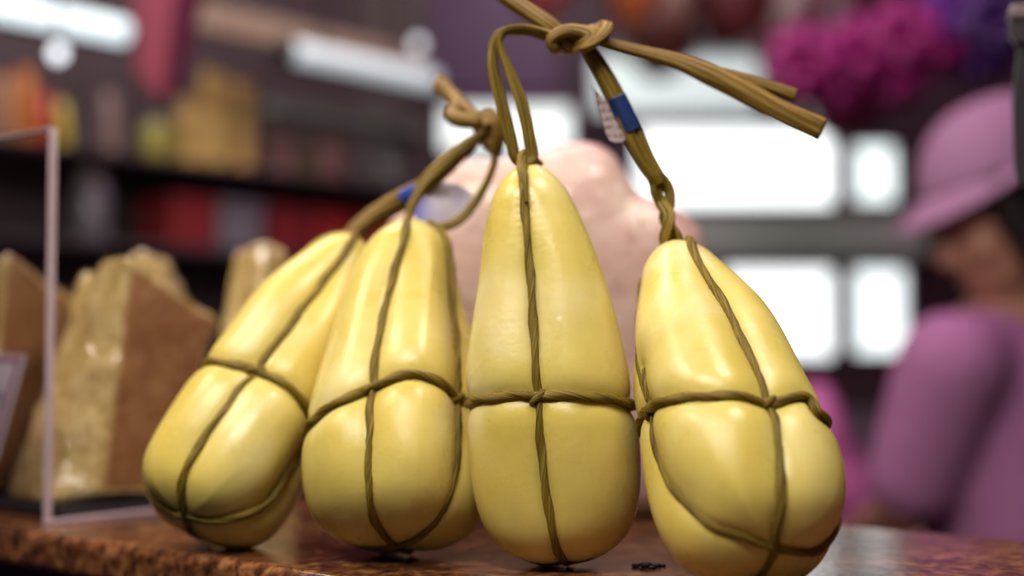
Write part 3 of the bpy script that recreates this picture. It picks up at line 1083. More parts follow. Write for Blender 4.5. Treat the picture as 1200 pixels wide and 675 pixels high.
GW = 'film wrapped hard cheese wedges'
wedge('cheese_wedge', [col_(6, 1.105, Z1, (98, 322), 1.155), col_(60, 1.068, Z1, (128, 302), 1.10), col_(117, 1.072, Z1 + .006, (151, 304), 1.078), col_(222, 1.135, Z1, (250, 373), 1.15), col_(150, 1.235, Z1, (196, 352), 1.235), col_(70, 1.20, Z1, (96, 345), 1.21)],
      [0, 0, 1, 1, 0, 0, 1], 'biggest film wrapped hard cheese wedge with brown side, by the pane edge', group=GW, seed=2)
wedge('cheese_wedge', [col_(-95, 1.20, Z1, (-60, 330), 1.20), col_(-22, 1.115, Z1, (9, 297), 1.12), col_(50, 1.215, Z1, (86, 350), 1.22), col_(-40, 1.32, Z1, (0, 345), 1.33)],
      [0, 1, 1, 0, 1], 'brown sided hard cheese wedge seen through the clear acrylic pane', group=GW, seed=5)
wedge('cheese_wedge', [col_(118, 1.285, Z1, (146, 306), 1.285), col_(172, 1.265, Z1, (166, 294), 1.265), col_(232, 1.285, Z1, (196, 304), 1.285), col_(236, 1.34, Z1, (222, 352), 1.33), col_(150, 1.36, Z1, (160, 320), 1.35)],
      [0, 0, 0, 0, 0, 0], 'pinkish film wrapped piece peeping out above the biggest hard cheese wedge', group=GW, seed=8)
wedge('cheese_wedge', [col_(240, 1.235, Z1, (273, 296), 1.255), col_(300, 1.20, Z1, (310, 286), 1.235), col_(352, 1.23, Z1, (337, 300), 1.255), col_(318, 1.31, Z1, (312, 284), 1.30), col_(262, 1.30, Z1, (284, 288), 1.29)],
      [0, 0, 0, 0, 0, 0], 'narrow film wrapped hard cheese piece just behind the tilting cheese', group=GW, seed=11)

# ------------------------------------------------------------------ acrylic pane and price card
pb = G(55.5, 615)
pane = empty('acrylic_screen', (pb[0], pb[1], TOP), 'clear upright acrylic screen on a flat foot at the counter end', 'screen')
ph_ = (415 - 150) * pb[1] / FPX + .12
bm = bmesh.new()
box(bm, pb + UD * -.20 + np.array([0, 0, ph_ / 2 + .0005]), .198, .0018, ph_ / 2 - .0006, UD, ND)
link('sheet', bm_mesh('sheet', bm), M['acrylic'], pane, smooth=False)
bm = bmesh.new()
box(bm, pb + np.array([0, 0, ph_ / 2 + .0005]), .0012, .0026, ph_ / 2, UD, ND)
link('edge', bm_mesh('edge', bm), M['acrylic_edge'], pane, smooth=False)
bm = bmesh.new()
box(bm, pb + UD * -.20 + np.array([0, 0, ph_ + .0005]), .20, .0022, .0009, UD, ND)
link('top_edge', bm_mesh('top_edge', bm), plain('dull top edge', (0.28, 0.24, 0.26), 0.3), pane, smooth=False)
e = G(187, 600.5)
dv = (e - pb); dl = np.linalg.norm(dv); dv /= dl
bm = bmesh.new()
box(bm, pb + dv * dl / 2 + np.array([0, 0, .0018]), dl / 2, .0030, .0014, dv, None, bev=.0006)
link('foot', bm_mesh('foot', bm), M['acrylic_edge'], pane, smooth=False)

CD = 1.03
card_o = PX([(31, 416, 5), (-75, 412, 103), (-110, 535, 137), (-4, 540, 40)], CD)
card = slab_from_outline('price_card', card_o, (0.0, .0012, 0), plain('white card', (0.62, 0.56, 0.60), 0.5), at=P(-50, 540, CD + .07))
tag(card, 'white price card with a pink border, leaning behind the acrylic screen', 'price card')
bm = bmesh.new()


def strip(bm, a, b, w):
    a, b = (P(*q, CD + .0045 + (31 - q[0]) * .00092) for q in (a, b))
    n_ = (b - a) / np.linalg.norm(b - a)
    s_ = np.cross(n_, np.array([0, 1., 0])); s_ /= np.linalg.norm(s_)
    v_ = [bm.verts.new(q + np.array([0, dy, 0])) for dy in (-.0004, .0004) for q in (a - s_ * w, b - s_ * w, b + s_ * w, a + s_ * w)]
    for f in ((0, 1, 2, 3), (7, 6, 5, 4), (0, 4, 5, 1), (1, 5, 6, 2), (2, 6, 7, 3), (3, 7, 4, 0)):
        bm.faces.new([v_[i] for i in f])


strip(bm, (-72, 418), (24, 422), .0022)
strip(bm, (24, 421), (-9, 533), .0022)
link('border', bm_mesh('border', bm), plain('pink print', (0.42, 0.16, 0.26), 0.5), card, smooth=False)
bm = bmesh.new()
strip(bm, (-14, 470), (3, 463), .0022)
strip(bm, (3, 459), (-1, 480), .0014)
link('printed_mark', bm_mesh('printed_mark', bm), plain('black print', (0.02, 0.018, 0.02), 0.5), card, smooth=False)

# ------------------------------------------------------------------ dark crumb on the counter
bm = bmesh.new()
cp = G(757, 665)
for dx, dy, r in ((0, 0, .0042), (.006, .001, .003), (-.0055, .002, .0028), (.003, -.005, .0024), (.010, .004, .002)):
    ellipsoid(bm, (cp[0] + dx, cp[1] + dy, TOP + r * .35), (r, r * .9, r * .4), u=10, v=6)
crumb = link('dark_crumb', bm_mesh('dark_crumb', bm), plain('charred rind', (0.012, 0.008, 0.006), 0.6), at=(cp[0], cp[1], TOP))
tag(crumb, 'small black crumb lying on the granite between two cheeses', 'crumb')

# ------------------------------------------------------------------ vendor in pink
PD = 1.95
u3 = PD / FPX


def V(px, py, dd=0.0):
    return P(px, py, PD + dd)


M['skin'] = plain('skin', (0.42, 0.19, 0.13), 0.5, var=.06)
M['shirt'] = plain('mauve cotton', (0.37, 0.14, 0.30), 0.85, var=.08, scale=60)
M['cap'] = plain('pale mauve cap cloth', (0.34, 0.175, 0.29), 0.85, var=.06, scale=60)
M['hair'] = plain('dark brown hair', (0.012, 0.007, 0.007), 0.45)
base = V(1165, 415)
person = empty('person', (base[0], PD + .03, 0), 'person in a pale mauve cap and shirt looking down behind the counter', 'person')
hc = V(1172, 249)                                  # middle of the head
fx = np.array([-.90, -.20, -.36]); fx /= np.linalg.norm(fx)   # where the face looks
hu = np.array([-.30, .0, .95]); hu -= fx * hu.dot(fx); hu /= np.linalg.norm(hu)
hs = np.cross(hu, fx)
HR = Matrix((tuple(fx), tuple(hs), tuple(hu))).transposed()


def H(a, b, c):                                    # head axes: forward, to its own left, up; metres
    return hc + fx * a + hs * b + hu * c


neck = V(1180, 372, .03)
hip = np.array([neck[0] + .06, PD + .05, .88])
tf = np.array([-.72, .69, 0.]); tl = np.array([-.69, -.72, 0.])   # chest faces away to the left; its own left is near us
shL = neck + tl * .165 + np.array([0, 0, -.055])
shR = neck - tl * .165 + np.array([0, 0, -.055])
bm = bmesh.new()
ellipsoid(bm, H(0, 0, .015), (.094, .076, .105), HR)
ellipsoid(bm, H(.030, 0, -.055), (.062, .058, .066), HR)
ellipsoid(bm, H(.064, 0, -.088), (.022, .024, .020), HR)           # chin
ellipsoid(bm, H(.096, 0, -.022), (.020, .013, .026), HR)           # nose
ellipsoid(bm, H(.107, 0, -.034), (.012, .013, .011), HR)
ellipsoid(bm, H(.078, 0, -.060), (.014, .024, .007), HR)           # lips
ellipsoid(bm, H(.078, 0, -.071), (.013, .021, .007), HR)
ellipsoid(bm, H(.082, 0, .014), (.014, .050, .011), HR)            # brow
for s in (-1, 1):
    ellipsoid(bm, H(-.012, s * .076, -.022), (.020, .009, .032), HR)   # ears
    ellipsoid(bm, H(.066, s * .036, -.035), (.024, .022, .024), HR)    # cheeks
limb(bm, H(-.020, 0, -.07), neck + np.array([0, 0, -.03]), .052, .058)
limb(bm, neck + np.array([0, 0, -.04]), hip + np.array([0, 0, .22]), .085, .12)
limb(bm, hip + np.array([0, 0, .22]), hip, .12, .135)
limb(bm, neck + np.array([0, 0, -.05]), shL, .06, .055)
limb(bm, neck + np.array([0, 0, -.05]), shR, .06, .055)
elbL = V(1064, 592, -.03)
wrL = V(1010, 628, .19)
elbR = shR + np.array([-.02, .10, -.26])
wrR = elbR + np.array([-.20, .03, -.06])


def arm(sh, el, wr):
    limb(bm, sh, el, .050, .040)
    limb(bm, el, wr, .040, .027)
    d = (wr - el) / np.linalg.norm(wr - el)
    side = np.cross(d, np.array([0, 0, 1.])); side /= np.linalg.norm(side)
    dn = np.array([0, 0, -1.])
    pm = wr + d * .045
    limb(bm, wr, pm + d * .03, .026, .030)
    for i, (o_, ln) in enumerate(((-.027, .065), (-.009, .078), (.009, .073), (.026, .058))):
        k0 = pm + d * .045 + side * o_
        k1 = k0 + (d * .8 + dn * .5) * ln * .5
        k2 = k1 + (d * .35 + dn * .9) * ln * .5
        limb(bm, k0, k1, .0095, .009, 10)
        limb(bm, k1, k2, .009, .0075, 10)
    t0 = wr + d * .03 - side * .026
    t1 = t0 + d * .03 - side * .022 + dn * .01
    limb(bm, t0, t1, .012, .010, 10)
    limb(bm, t1, t1 + d * .03 + dn * .008, .010, .008, 10)


arm(shL, elbL, wrL)
arm(shR, elbR, wrR)
for s in (-1, 1):
    h = hip + tl * .085 * s
    kn = h + tf * .02 + np.array([0, 0, -.40])
    an = np.array([kn[0] + .01, kn[1], .085])
    limb(bm, h, kn, .088, .056)
    limb(bm, kn, an, .056, .040)
    limb(bm, np.array([an[0], an[1], .045]), np.array([an[0], an[1], .04]) + tf * .15, .044, .036)
body = link('body', bm_mesh('body', bm), M['skin'], person)
fused(body, .0075, 5)
body['label'] = 'face, neck and bare forearms'
# shirt
bm = bmesh.new()
limb(bm, neck + np.array([0, 0, -.045]), neck + np.array([0, 0, -.20]), .080, .135)
limb(bm, neck + np.array([0, 0, -.20]), hip + np.array([0, 0, .08]), .14, .155)
limb(bm, hip + np.array([0, 0, .08]), hip + np.array([0, 0, -.06]), .155, .165)
for s_ in (shL, shR):
    limb(bm, neck + np.array([.0, 0, -.058]), s_ + np.array([0, 0, -.012]), .074, .072)
limb(bm, neck + np.array([0.02, 0.02, -.11]) + tl * .07, hip + np.array([0, 0, .15]) + tl * .07, .115, .125)
limb(bm, neck + np.array([0.02, 0.02, -.11]) - tl * .07, hip + np.array([0, 0, .15]) - tl * .07, .115, .125)
slv = shL + (elbL - shL) * .80
limb(bm, shL + np.array([0, 0, -.012]), slv, .074, .066)
limb(bm, shR + np.array([0, 0, -.012]), elbR + np.array([0, 0, .03]), .074, .066)
sh = link('shirt', bm_mesh('shirt', bm), M['shirt'], person)
fused(sh, .010, 5)
# hair under the cap, down the back of the head to the collar
bm = bmesh.new()
ellipsoid(bm, H(-.028, 0, .012), (.084, .086, .102), HR)
ellipsoid(bm, H(-.066, 0, -.07), (.046, .070, .085), HR)
ellipsoid(bm, H(-.074, 0, -.14), (.038, .058, .085), HR)
for s in (-1, 1):
    limb(bm, H(.036, s * .072, .04), H(.018, s * .076, -.06), .027, .026)
    limb(bm, H(.018, s * .076, -.06), H(-.02, s * .07, -.16), .026, .014)
ha = link('hair', bm_mesh('hair', bm), M['hair'], person)
fused(ha, .007, 4)
# trousers
bm = bmesh.new()
for s in (-1, 1):
    h = hip + tl * .085 * s
    kn = h + tf * .02 + np.array([0, 0, -.40])
    an = np.array([kn[0] + .01, kn[1], .10])
    limb(bm, h + np.array([0, 0, .02]), kn, .105, .074)
    limb(bm, kn, an, .074, .062)
tr = link('trousers', bm_mesh('trousers', bm), plain('dark trousers', (0.03, 0.03, 0.04), .8), person)
fused(tr, .012, 4)
# cap: crown, band, button and a wide drooping brim
bm = bmesh.new()
n, m = 40, 14
CB = .052
rows = []
for i in range(m + 1):
    t = i / m
    a = t * math.pi / 2
    rr = math.cos(a) ** .80
    zz = CB + .104 * math.sin(a)
    rows.append([bm.verts.new(H(-.012 - .018 * math.sin(a) + .108 * rr * math.cos(f), .100 * rr * math.sin(f) * (1 + .02 * math.cos(6 * f)), zz)) for f in np.linspace(0, 2 * math.pi, n, endpoint=False)] if i < m else None)
tip = bm.verts.new(H(-.030, 0, CB + .1045))
for i in range(m - 1):
    for j in range(n):
        bm.faces.new((rows[i][j], rows[i][(j + 1) % n], rows[i + 1][(j + 1) % n], rows[i + 1][j]))
for j in range(n):
    bm.faces.new((rows[m - 1][j], rows[m - 1][(j + 1) % n], tip))
cap = link('cap', bm_mesh('cap', bm), M['cap'], person)
so = cap.modifiers.new('cloth thickness', 'SOLIDIFY')
so.thickness = .003
bm = bmesh.new()
ri = []
for q in range(8):
    w = q / 7
    ring = []
    for f in np.linspace(0, 2 * math.pi, n, endpoint=False):
        ext = .012 + .046 * max(0, math.cos(f)) ** .8
        rx = .108 + ext * w
        ry = .100 + (.012 + .018 * max(0, math.cos(f))) * w
        ring.append(bm.verts.new(H(-.012 + rx * math.cos(f), ry * math.sin(f), CB + .002 - .024 * w * max(0, math.cos(f)) - .004 * w - .012 * w * abs(math.sin(f)) * max(0, math.cos(f)))))
    ri.append(ring)
for q in range(7):
    for j in range(n):
        bm.faces.new((ri[q][j], ri[q + 1][j], ri[q + 1][(j + 1) % n], ri[q][(j + 1) % n]))
br = link('brim', bm_mesh('brim', bm), M['cap'], cap)
so = br.modifiers.new('cloth thickness', 'SOLIDIFY')
so.thickness = .004

# pink sack on a low dark table beyond the counter
SD = 2.45
sx = P(975, 640, SD)
tz = sx[2]
tbl = empty('side_table', (sx[0], SD + .05, 0), 'dark side table behind the counter carrying the pink sack', 'table')
box_obj('table_top', (sx[0] + .02, SD + .05, tz - .02), .26, .18, .02, M['dark'], tbl, bev=.004)
for i in (-1, 1):
    for j in (-1, 1):
        box_obj('leg', (sx[0] + .02 + .22 * i, SD + .05 + .14 * j, (tz - .04) / 2), .022, .022, (tz - .04) / 2, M['dark'], tbl, bev=.003)
M['sack'] = plain('pink woven sack', (0.50, 0.13, 0.34), .7)
sk = pillow('pink_sack', [(944, 452), (958, 447), (975, 462), (1000, 520), (1030, 580), (1040, 638), (980, 640), (915, 640), (905, 560), (925, 480)], SD, .09, M['sack'], at=(sx[0], SD, tz), p=2.4, bumps=.006, seed=9)
tag(sk, 'bright pink sack slumped beside the vendor, past the nearest cheese', 'sack')
for v in sk.data.vertices:
    v.co.z = max(v.co.z, 0.0005)

# ------------------------------------------------------------------ dark bracket hanging at the frame's upper corner
BD = 0.98
br_root = empty('hanging_bracket', P(1200, -30, BD), 'dark grey curved bracket with a pale rim hanging near the pink cap', 'bracket')
M['grey'] = plain('dark grey plastic', (0.030, 0.026, 0.028), .45)
slab_from_outline('bar', PX([(1193, 44), (1189, 80), (1186, 120), (1187, 165), (1189, 200), (1192, 214), (1202, 219), (1222, 219), (1226, 200), (1226, 44)], BD), (.004, .012, 0), M['grey'], br_root, bev=.0012)
slab_from_outline('collar', PX([(1182, 20), (1182, 38), (1190, 50), (1230, 50), (1234, 20)], BD - .004), (.006, .018, 0), plain('charcoal plastic', (0.040, 0.03, 0.034), .45), br_root, bev=.0015)
o = slab_from_outline('rim', PX([(1186, 4), (1182, 10), (1182, 20), (1234, 20), (1234, 4)], BD - .006), (.006, .020, 0), plain('pale grey rim', (0.20, 0.14, 0.16), .35), br_root, bev=.0015)
o['label'] = 'pale grey rim'
rp = P(1205, 8, BD)
bm = bmesh.new()
tube(bm, [np.array([rp[0], BD + .015, z]) for z in np.linspace(rp[2] - .004, 3.0, 12)], .006, folds=(), twist=0)
link('rod', bm_mesh('rod', bm), M['grey'], br_root)

# ------------------------------------------------------------------ the stall across the aisle
SP = np.array([-0.9, 2.5, 0.])
SN = np.array([ND[1], -ND[0], 0])                  # towards the aisle


def SX(px, py, off=0.0):
    r = ray(px, py)
    o_ = SP + SN * off
    t = ((o_ - CAM) @ SN) / (r @ SN)
    return CAM + r * t


def stall_box(name, px0, px1, y0, y1, off, depth, mat, parent=None, at_base=False, bev=.004, pxref=None):
    """a box along the stall: pixels along it, and heights read at px0 (or pxref)"""
    a, b = SX(px0, y0, off), SX(px1, y0, off)
    zr = pxref if pxref is not None else px0
    z1, z0 = SX(zr, y0, off)[2], SX(zr, y1, off)[2]
    ln = np.linalg.norm((b - a)[:2])
    mid = (a + b) / 2 - SN * depth / 2
    mid[2] = (z0 + z1) / 2
    return box_obj(name, mid, ln / 2, depth / 2, (z1 - z0) / 2, mat, parent, at=None if parent else (mid[0], mid[1], z0), ax=ND, ay=-SN, bev=bev), mid, (z0, z1), ln


sb = SX(250, 415)
stall = empty('stall_shelving', (sb[0], sb[1], 0), 'dim shop shelving with a beige valance across the aisle', 'shelving')
M['stallback'] = plain('dark stall back', (0.085, 0.060, 0.066), .6)
stall_box('back_panel', -260, 505, -260, 900, -.22, .04, M['stallback'], stall, pxref=0)
stall_box('shelf', -240, 502, 160, 169, 0, .22, M['dark'], stall, pxref=0)
stall_box('shelf', -240, 502, 272, 282, 0, .22, M['dark'], stall, pxref=0)
stall_box('shelf', -240, 502, 395, 404, 0, .22, M['dark'], stall, pxref=0)
stall_box('end_panel', 494, 506, -60, 900, .0, .22, plain('grey brown end panel', (0.13, 0.10, 0.10), .6), stall, pxref=494)
o = stall_box('valance', 236, 500, 0, 34, .06, .03, plain('beige board', (0.42, 0.31, 0.22), .6), stall)[0]
o['label'] = 'beige board'
stall_box('ledge', 320, 500, 116, 132, .03, .06, plain('grey green ledge board', (0.17, 0.19, 0.16), .5), stall)
lowc = stall_box('base_cabinet', -240, 502, 470, 900, .04, .24, M['dark'], stall, pxref=0)


def tube_light(name, px0, px1, y0, y1, off, col, strength, label):
    a, b = SX(px0, y0, off), SX(px1, y0, off)
    z1, z0 = SX(px0, y0, off)[2], SX(px0, y1, off)[2]
    a[2] = b[2] = (z0 + z1) / 2
    r = (z1 - z0) / 2
    root = empty(name, (a + b) / 2, label, 'lamp', 'strip lights over the shelving')
    d = (b - a) / np.linalg.norm(b - a)
    bm = bmesh.new()
    tube(bm, [a + (b - a) * t for t in np.linspace(0, 1, 10)], r, folds=(), twist=0, seg=20)
    link('diffuser', bm_mesh('diffuser', bm), glow(name + ' glow', col, strength), root)
    bm = bmesh.new()
    for q in (a, b):
        s_ = -1 if q is a else 1
        tube(bm, [q, q + d * .02 * s_], r * 1.08, folds=(), twist=0, seg=20)
    box(bm, (a + b) / 2 - SN * (r + .012), np.linalg.norm(b - a) / 2, .012, r, ND, -SN)
    link('housing', bm_mesh('housing', bm), M['grey'], root)
    bm = bmesh.new()
    for q in (a + d * .1, b - d * .1):
        tube(bm, [q - SN * .02 + np.array([0, 0, r * .8]), np.array([q[0], q[1], 2.999]) - SN * .02], .005, folds=(), twist=0, seg=10)
    link('hanger', bm_mesh('hanger', bm), M['grey'], root)


tube_light('strip_light', -70, 146, -22, 10, .12, (0.80, 0.95, 1.0), 1.15, 'bright white strip light above the shelving, nearest the acrylic screen')
tube_light('strip_light', 340, 508, 46, 72, .15, (0.75, 0.86, 0.90), 0.55, 'dimmer strip light below the beige valance')


def bulb(px, py, off, r, col, st, label):
    p = SX(px, py, off)
    root = empty('lamp_bulb', p, label, 'bulb', 'small bulbs over the shelving')
    bm = bmesh.new()
    ellipsoid(bm, p, (r, r, r * 1.15))
    link('bulb', bm_mesh('bulb', bm), glow('bulb glow', col, st), root)
    bm = bmesh.new()
    tube(bm, [p + np.array([0, 0, r * .9]), p + np.array([0, 0, r * .9 + .03])], r * .6, folds=(), twist=0)
    tube(bm, [p + np.array([0, 0, r]), np.array([p[0], p[1], 2.999])], .003, folds=(), twist=0, seg=8)
    link('socket', bm_mesh('socket', bm), M['grey'], root)


bulb(68, 62, .22, .012, (0.85, 0.93, 1.0), 2.2, 'small round bulb hanging under the bright strip light')
bulb(490, 52, .26, .012, (0.85, 0.95, 1.0), 1.0, 'small round bulb hanging at the end of the dimmer strip light')


def packet(name, px, py0, py1, w, mat, off, label, cat, group, dep=.05, seed=0):
    """a pillow shaped packet standing on a shelf; py1 is its base"""
    b = SX(px, py1, off)
    t = SX(px, py0, off)
    h = t[2] - b[2]
    bm = bmesh.new()
    rs = np.random.RandomState(seed)
    nu, nv = 14, 14
    for side in (-1, 1):
        gr = [[bm.verts.new(b + ND * w * (i / nu - .5) * (1 - .12 * math.sin(math.pi * j / nv)) + SN * side * dep * .5 * (max(0, math.sin(math.pi * i / nu)) ** .6) * ((1 - (j / nv) ** 2.2)) + np.array([0, 0, h * j / nv + .004 * math.sin(9 * i / nu + seed)* (j / nv)])) for i in range(nu + 1)] for j in range(nv + 1)]
        for j in range(nv):
            for i in range(nu):
                f = (gr[j][i], gr[j][i + 1], gr[j + 1][i + 1], gr[j + 1][i])
                bm.faces.new(f[::side])
    bmesh.ops.remove_doubles(bm, verts=bm.verts, dist=.0006)
    bmesh.ops.holes_fill(bm, edges=[e for e in bm.edges if e.is_boundary])
    o_ = link(name, bm_mesh(name, bm), mat, at=b)
    return tag(o_, label, cat, group)


def shelf_y(px, z):
    """the pixel row of height z on the stall face above px"""
    p = SX(px, 415, -.08)
    return 415 - (z - CAMZ) * FPX / p[1]


Zs = [SX(0, y, 0)[2] + .0005 for y in (160, 272, 395)]
PK = [
    # px, height in pixels, width m, colour, label
    (4, 80, .085, (0.42, 0.20, 0.10), 'tan packet at the hidden end of the top shelf'),
    (30, 92, .06, (0.62, 0.20, 0.03), 'orange packet on the top shelf'),
    (52, 66, .05, (0.50, 0.03, 0.03), 'red packet between the orange and yellow packets'),
    (72, 58, .05, (0.55, 0.45, 0.04), 'yellow packet beside the red one on the top shelf'),
    (128, 76, .07, (0.26, 0.17, 0.16), 'dull brown packet near the hanging red banner'),
]
for i, (px, hp, w, c_, lb) in enumerate(PK):
    y1 = shelf_y(px, Zs[0])
    packet('food_packet', px, y1 - hp, y1, w * .57, plain('packet film %d' % i, c_, .35), -.08, lb, 'packet', 'packets on the top shelf', seed=i)
PK2 = [
    (222, 62, .10, (0.50, 0.32, 0.085), 'golden pasta bag at the red banner end of the bag row'),
    (250, 96, .11, (0.54, 0.36, 0.10), 'plump golden bag in the middle of the bag row'),
    (283, 88, .10, (0.47, 0.29, 0.08), 'golden bag at the beige valance end of the bag row'),
]
for i, (px, hp, w, c_, lb) in enumerate(PK2):
    y1 = shelf_y(px, Zs[0])
    packet('pasta_bag', px, y1 - hp - 18, y1 - 1, w * .66, plain('golden bag film %d' % i, c_, .35, var=.45, scale=22), -.07, lb, 'bag', 'golden bags on the shelf', dep=.07, seed=10 + i)


def jar(px, z, r, h, col, label, group, off=-.07, lid=(0.3, 0.26, 0.2)):
    b = SX(px, 415, off)
    b[2] = z
    root = empty('jar', b, label, 'jar', group)
    prof_ = [(0, 0), (r * .92, 0), (r, .008), (r, h * .78), (r * .8, h * .88), (r * .8, h * .9), (0, h * .9)]
    bm = bmesh.new()
    for (pp, nm) in ((prof_, 'g'),):
        rings_ = [[bm.verts.new(b + np.array([q[0] * math.cos(a), q[0] * math.sin(a), q[1]])) for a in np.linspace(0, 2 * math.pi, 20, endpoint=False)] for q in pp[1:-1]]
        for i in range(len(rings_) - 1):
            for j in range(20):
                bm.faces.new((rings_[i][j], rings_[i][(j + 1) % 20], rings_[i + 1][(j + 1) % 20], rings_[i + 1][j]))
        bm.faces.new(rings_[0][::-1])
        bm.faces.new(rings_[-1])
    link('glass', bm_mesh('glass', bm), plain('jar contents', col, .2), root)
    bm = bmesh.new()
    tube(bm, [b + np.array([0, 0, h * .9]), b + np.array([0, 0, h])], r * .86, folds=(), twist=0, seg=20)
    link('lid', bm_mesh('lid', bm), plain('jar lid', lid, .35, .3), root)


JR = [
    (180, .032, .085, (0.32, 0.30, 0.05), 'yellow green jar beside the golden bags, under the banner'),
    (328, .030, .10, (0.34, 0.17, 0.15), 'pinkish jar next after the golden bags'),
    (357, .022, .08, (0.20, 0.17, 0.06), 'olive jar between the two pinkish jars'),
    (386, .030, .11, (0.40, 0.20, 0.17), 'larger pinkish jar below the dimmer strip light'),
    (425, .034, .10, (0.16, 0.15, 0.13), 'grey jar after the larger pinkish jar'),
    (455, .032, .13, (0.25, 0.28, 0.24), 'pale green grey jar at the far end of the shelf'),
    (105, .036, .13, (0.15, 0.14, 0.16), 'tall grey jar on the lower shelf beneath the dull brown packet'),
]
for (px, r, h, c_, lb) in JR:
    jar(px, Zs[0] if px != 105 else Zs[1], r, h, c_, lb, 'jars on the shelves')
RB = [(205, 'dark red box at the banner end of the lower shelf', (0.22, 0.018, 0.022)), (262, 'grey tin box between the red boxes', (0.17, 0.15, 0.17)),
      (320, 'dark red box next to the grey tin box', (0.20, 0.016, 0.02)), (372, 'bright red box on the lower shelf under the pinkish jars', (0.30, 0.02, 0.02)),
      (425, 'red box at the far end of the lower shelf', (0.34, 0.025, 0.025))]
for i, (px, lb, c_) in enumerate(RB):
    b = SX(px, 415, -.08)
    b[2] = Zs[1]
    root = empty('food_box', b, lb, 'box', 'boxes on the lower shelf')
    hh = .10
    box_obj('carton', b + np.array([0, 0, hh * .40]), .052, .06, hh * .40, plain('carton %d' % i, c_, .5), root, ax=ND, ay=-SN, bev=.003)
    box_obj('lid', b + np.array([0, 0, hh * .9]), .055, .063, hh * .10, plain('carton lid %d' % i, tuple(q * .8 for q in c_), .5), root, ax=ND, ay=-SN, bev=.003)

# red banner hanging in the aisle: a folded cloth, its lit and shaded sides painted as two reds
BN = 2.35
bn0 = P(200, -60, BN)
ban = empty('hanging_banner', bn0, 'folded red cloth banner hanging in front of the shelving', 'banner')
bm = bmesh.new()


def cloth(bm, tl_, tr_, bl, brt, n1=12, n2=16, wav=.006, ph=0):
    gr = []
    nrm_ = np.cross(np.array(tr_) - np.array(tl_), np.array(bl) - np.array(tl_)); nrm_ /= np.linalg.norm(nrm_)
    for j in range(n2 + 1):
        v_ = j / n2
        gr.append([bm.verts.new((np.array(tl_) * (1 - i / n1) + np.array(tr_) * (i / n1)) * (1 - v_) + (np.array(bl) * (1 - i / n1) + np.array(brt) * (i / n1)) * v_ + nrm_ * wav * math.sin(5 * i / n1 + 3 * v_ + ph)) for i in range(n1 + 1)])
    for j in range(n2):
        for i in range(n1):
            bm.faces.new((gr[j][i], gr[j][i + 1], gr[j + 1][i + 1], gr[j + 1][i]))


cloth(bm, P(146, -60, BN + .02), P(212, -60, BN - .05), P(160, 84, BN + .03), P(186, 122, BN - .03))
o = link('near_flap', bm_mesh('near_flap', bm), plain('lit red cloth', (0.46, 0.09, 0.14), .8), ban)
so = o.modifiers.new('cloth thickness', 'SOLIDIFY'); so.thickness = .003
bm = bmesh.new()
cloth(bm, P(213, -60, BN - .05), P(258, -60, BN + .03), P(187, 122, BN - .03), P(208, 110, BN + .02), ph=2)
o = link('far_flap', bm_mesh('far_flap', bm), plain('shaded red cloth', (0.20, 0.02, 0.08), .8), ban)
so = o.modifiers.new('cloth thickness', 'SOLIDIFY'); so.thickness = .003
bm = bmesh.new()
ra, rb_ = P(140, -62, BN), P(258, -62, BN)
tube(bm, [ra, rb_], .008, folds=(), twist=0)
for q in (ra, rb_):
    tube(bm, [q, np.array([q[0], q[1], 2.999])], .003, folds=(), twist=0, seg=8)
link('rail', bm_mesh('rail', bm), M['grey'], ban)


# ------------------------------------------------------------------ hams and foil flowers hung from the ceiling
def hung_ham(px, py, d, ln, r, col, label, tiltx=0.0):
    b = P(px, py, d)                               # the lower tip
    root = empty('hanging_ham', b, label, 'ham', 'dark hams hanging from the ceiling')
    bm = bmesh.new()
    prof_ = [(0.0, .02), (.05, .45), (.18, .85), (.34, 1.0), (.52, .88), (.68, .58), (.82, .34), (.93, .26), (1.0, .16)]
    ts = np.linspace(0, 1, 22)
    rr = np.interp(ts, [q[0] for q in prof_], [q[1] for q in prof_]) * r
    pts_ = [b + np.array([tiltx * t * ln + .02 * math.sin(2.5 * t), 0, ln * t]) for t in ts]
    tube(bm, pts_, list(rr), seg=20, folds=((2, .12), (3, .05)), twist=.6)
    link('meat', bm_mesh('meat', bm), plain('cured meat', col, .4, scale=14, var=.4), root)
    bm = bmesh.new()
    tube(bm, [pts_[-1] - np.array([0, 0, .01]), np.array([pts_[-1][0], pts_[-1][1], 2.999])], .004, folds=(), twist=0, seg=8)
    link('string', bm_mesh('string', bm), M['raffia_tan'], root)


hung_ham(770, 96, 4.3, .50, .14, (0.16, 0.045, 0.035), 'dark red ham hanging just above the stiff cord tail')
hung_ham(848, 62, 3.9, .45, .13, (0.15, 0.035, 0.035), 'dark ham hanging second in the ham row, after the one over the cord tail')
hung_ham(928, 122, 4.25, .55, .14, (0.13, 0.028, 0.035), 'brownish ham hanging beside the magenta foil flowers')
hung_ham(735, 40, 3.5, .42, .09, (0.42, 0.12, 0.04), 'orange brown ham hanging above the knot')
hung_ham(632, 36, 3.4, .42, .09, (0.28, 0.07, 0.06), 'reddish ham hanging behind the loop of the upright cheese cord')
hung_ham(985, 168, 3.85, .55, .14, (0.10, 0.015, 0.035), 'dark wine coloured ham hanging lowest, beside the small upper window')

M['foil'] = plain('magenta foil', (0.32, 0.014, 0.16), .4, .1, var=.2)
M['foil_violet'] = plain('violet foil', (0.14, 0.03, 0.30), .4, .1, var=.2)
M['foil_dark'] = plain('deep purple foil', (0.05, 0.012, 0.12), .4, .1, var=.2)


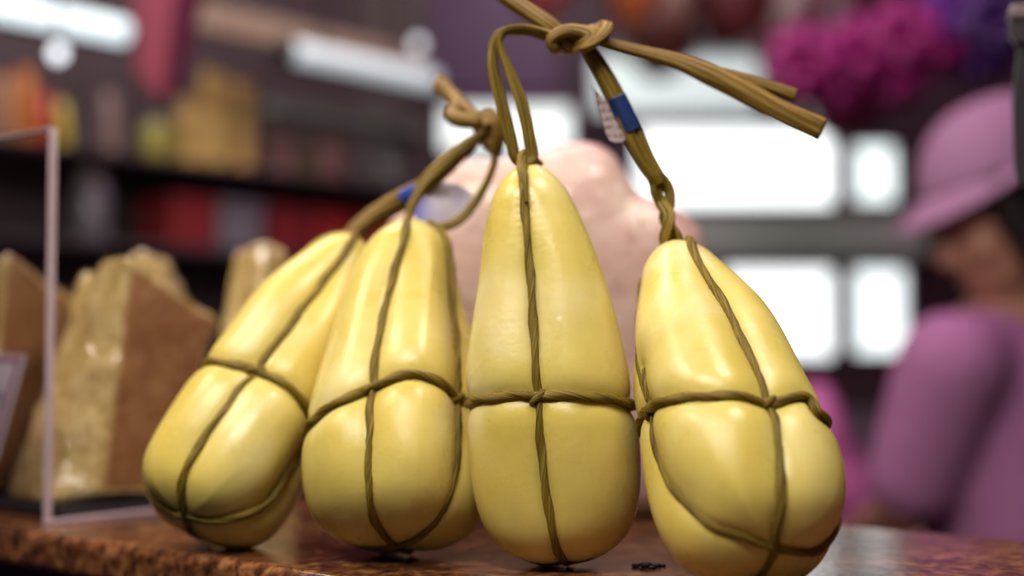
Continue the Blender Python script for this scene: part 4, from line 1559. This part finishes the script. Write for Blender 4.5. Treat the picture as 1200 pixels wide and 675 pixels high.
def foil_flower(px, py, d, r, mat, label, seed):
    c_ = P(px, py, d)
    root = empty('foil_flower', c_, label, 'decoration', 'foil flowers hanging by the vendor')
    rs = np.random.RandomState(seed)
    bm = bmesh.new()
    for layer, (np_, el, ln) in enumerate(((9, -.5, 1.0), (9, .1, .95), (7, .65, .8), (5, 1.15, .6))):
        for i in range(np_):
            a = 2 * math.pi * (i + .5 * (layer % 2)) / np_ + rs.rand() * .2
            d1 = np.array([math.cos(a) * math.cos(el), math.sin(el) * -1, math.sin(a) * math.cos(el)])
            s_ = np.cross(d1, np.array([.1, 1, .2])); s_ /= np.linalg.norm(s_)
            n_ = np.cross(s_, d1)
            prev = None
            for q in range(6):
                t = q / 5
                w = r * .42 * math.sin(math.pi * min(.97, .12 + t * .85)) ** .8
                cpt = c_ + d1 * r * ln * t + n_ * r * .25 * t * t
                row = [bm.verts.new(cpt + s_ * w * k_ + n_ * abs(k_) * w * .35) for k_ in (-1, 0, 1)]
                if prev:
                    bm.faces.new((prev[0], prev[1], row[1], row[0]))
                    bm.faces.new((prev[1], prev[2], row[2], row[1]))
                prev = row
    o_ = link('petals', bm_mesh('petals', bm), mat, root)
    so_ = o_.modifiers.new('foil thickness', 'SOLIDIFY'); so_.thickness = .002
    bm = bmesh.new()
    tube(bm, [c_, np.array([c_[0], c_[1], 2.999])], .003, folds=(), twist=0, seg=8)
    link('string', bm_mesh('string', bm), M['foil_dark'], root)


FD = 2.9
for i, (px, py, r, mt, lb) in enumerate([
    (945, 74, .085, 'foil', 'magenta foil flower nearest the cord tail ends'),
    (985, 98, .075, 'foil', 'magenta foil flower hanging lowest in the bunch'),
    (1012, 62, .09, 'foil', 'magenta foil flower in the middle of the bunch'),
    (1050, 88, .085, 'foil', 'magenta foil flower low on the cap side of the bunch'),
    (1062, 42, .08, 'foil', 'magenta foil flower high on the cap side of the bunch'),
    (1100, 50, .08, 'foil', 'magenta foil flower straight above the cap front'),
    (1118, 8, .075, 'foil_violet', 'violet foil flower highest above the cap'),
    (1150, 62, .085, 'foil_dark', 'deep purple foil flower just above the cap'),
    (1172, 20, .085, 'foil_dark', 'deep purple foil flower beside the dark bracket'),
]):
    foil_flower(px, py, (2.70, 3.15, 2.92, 3.38)[i % 4], r, M[mt], lb, 30 + i)
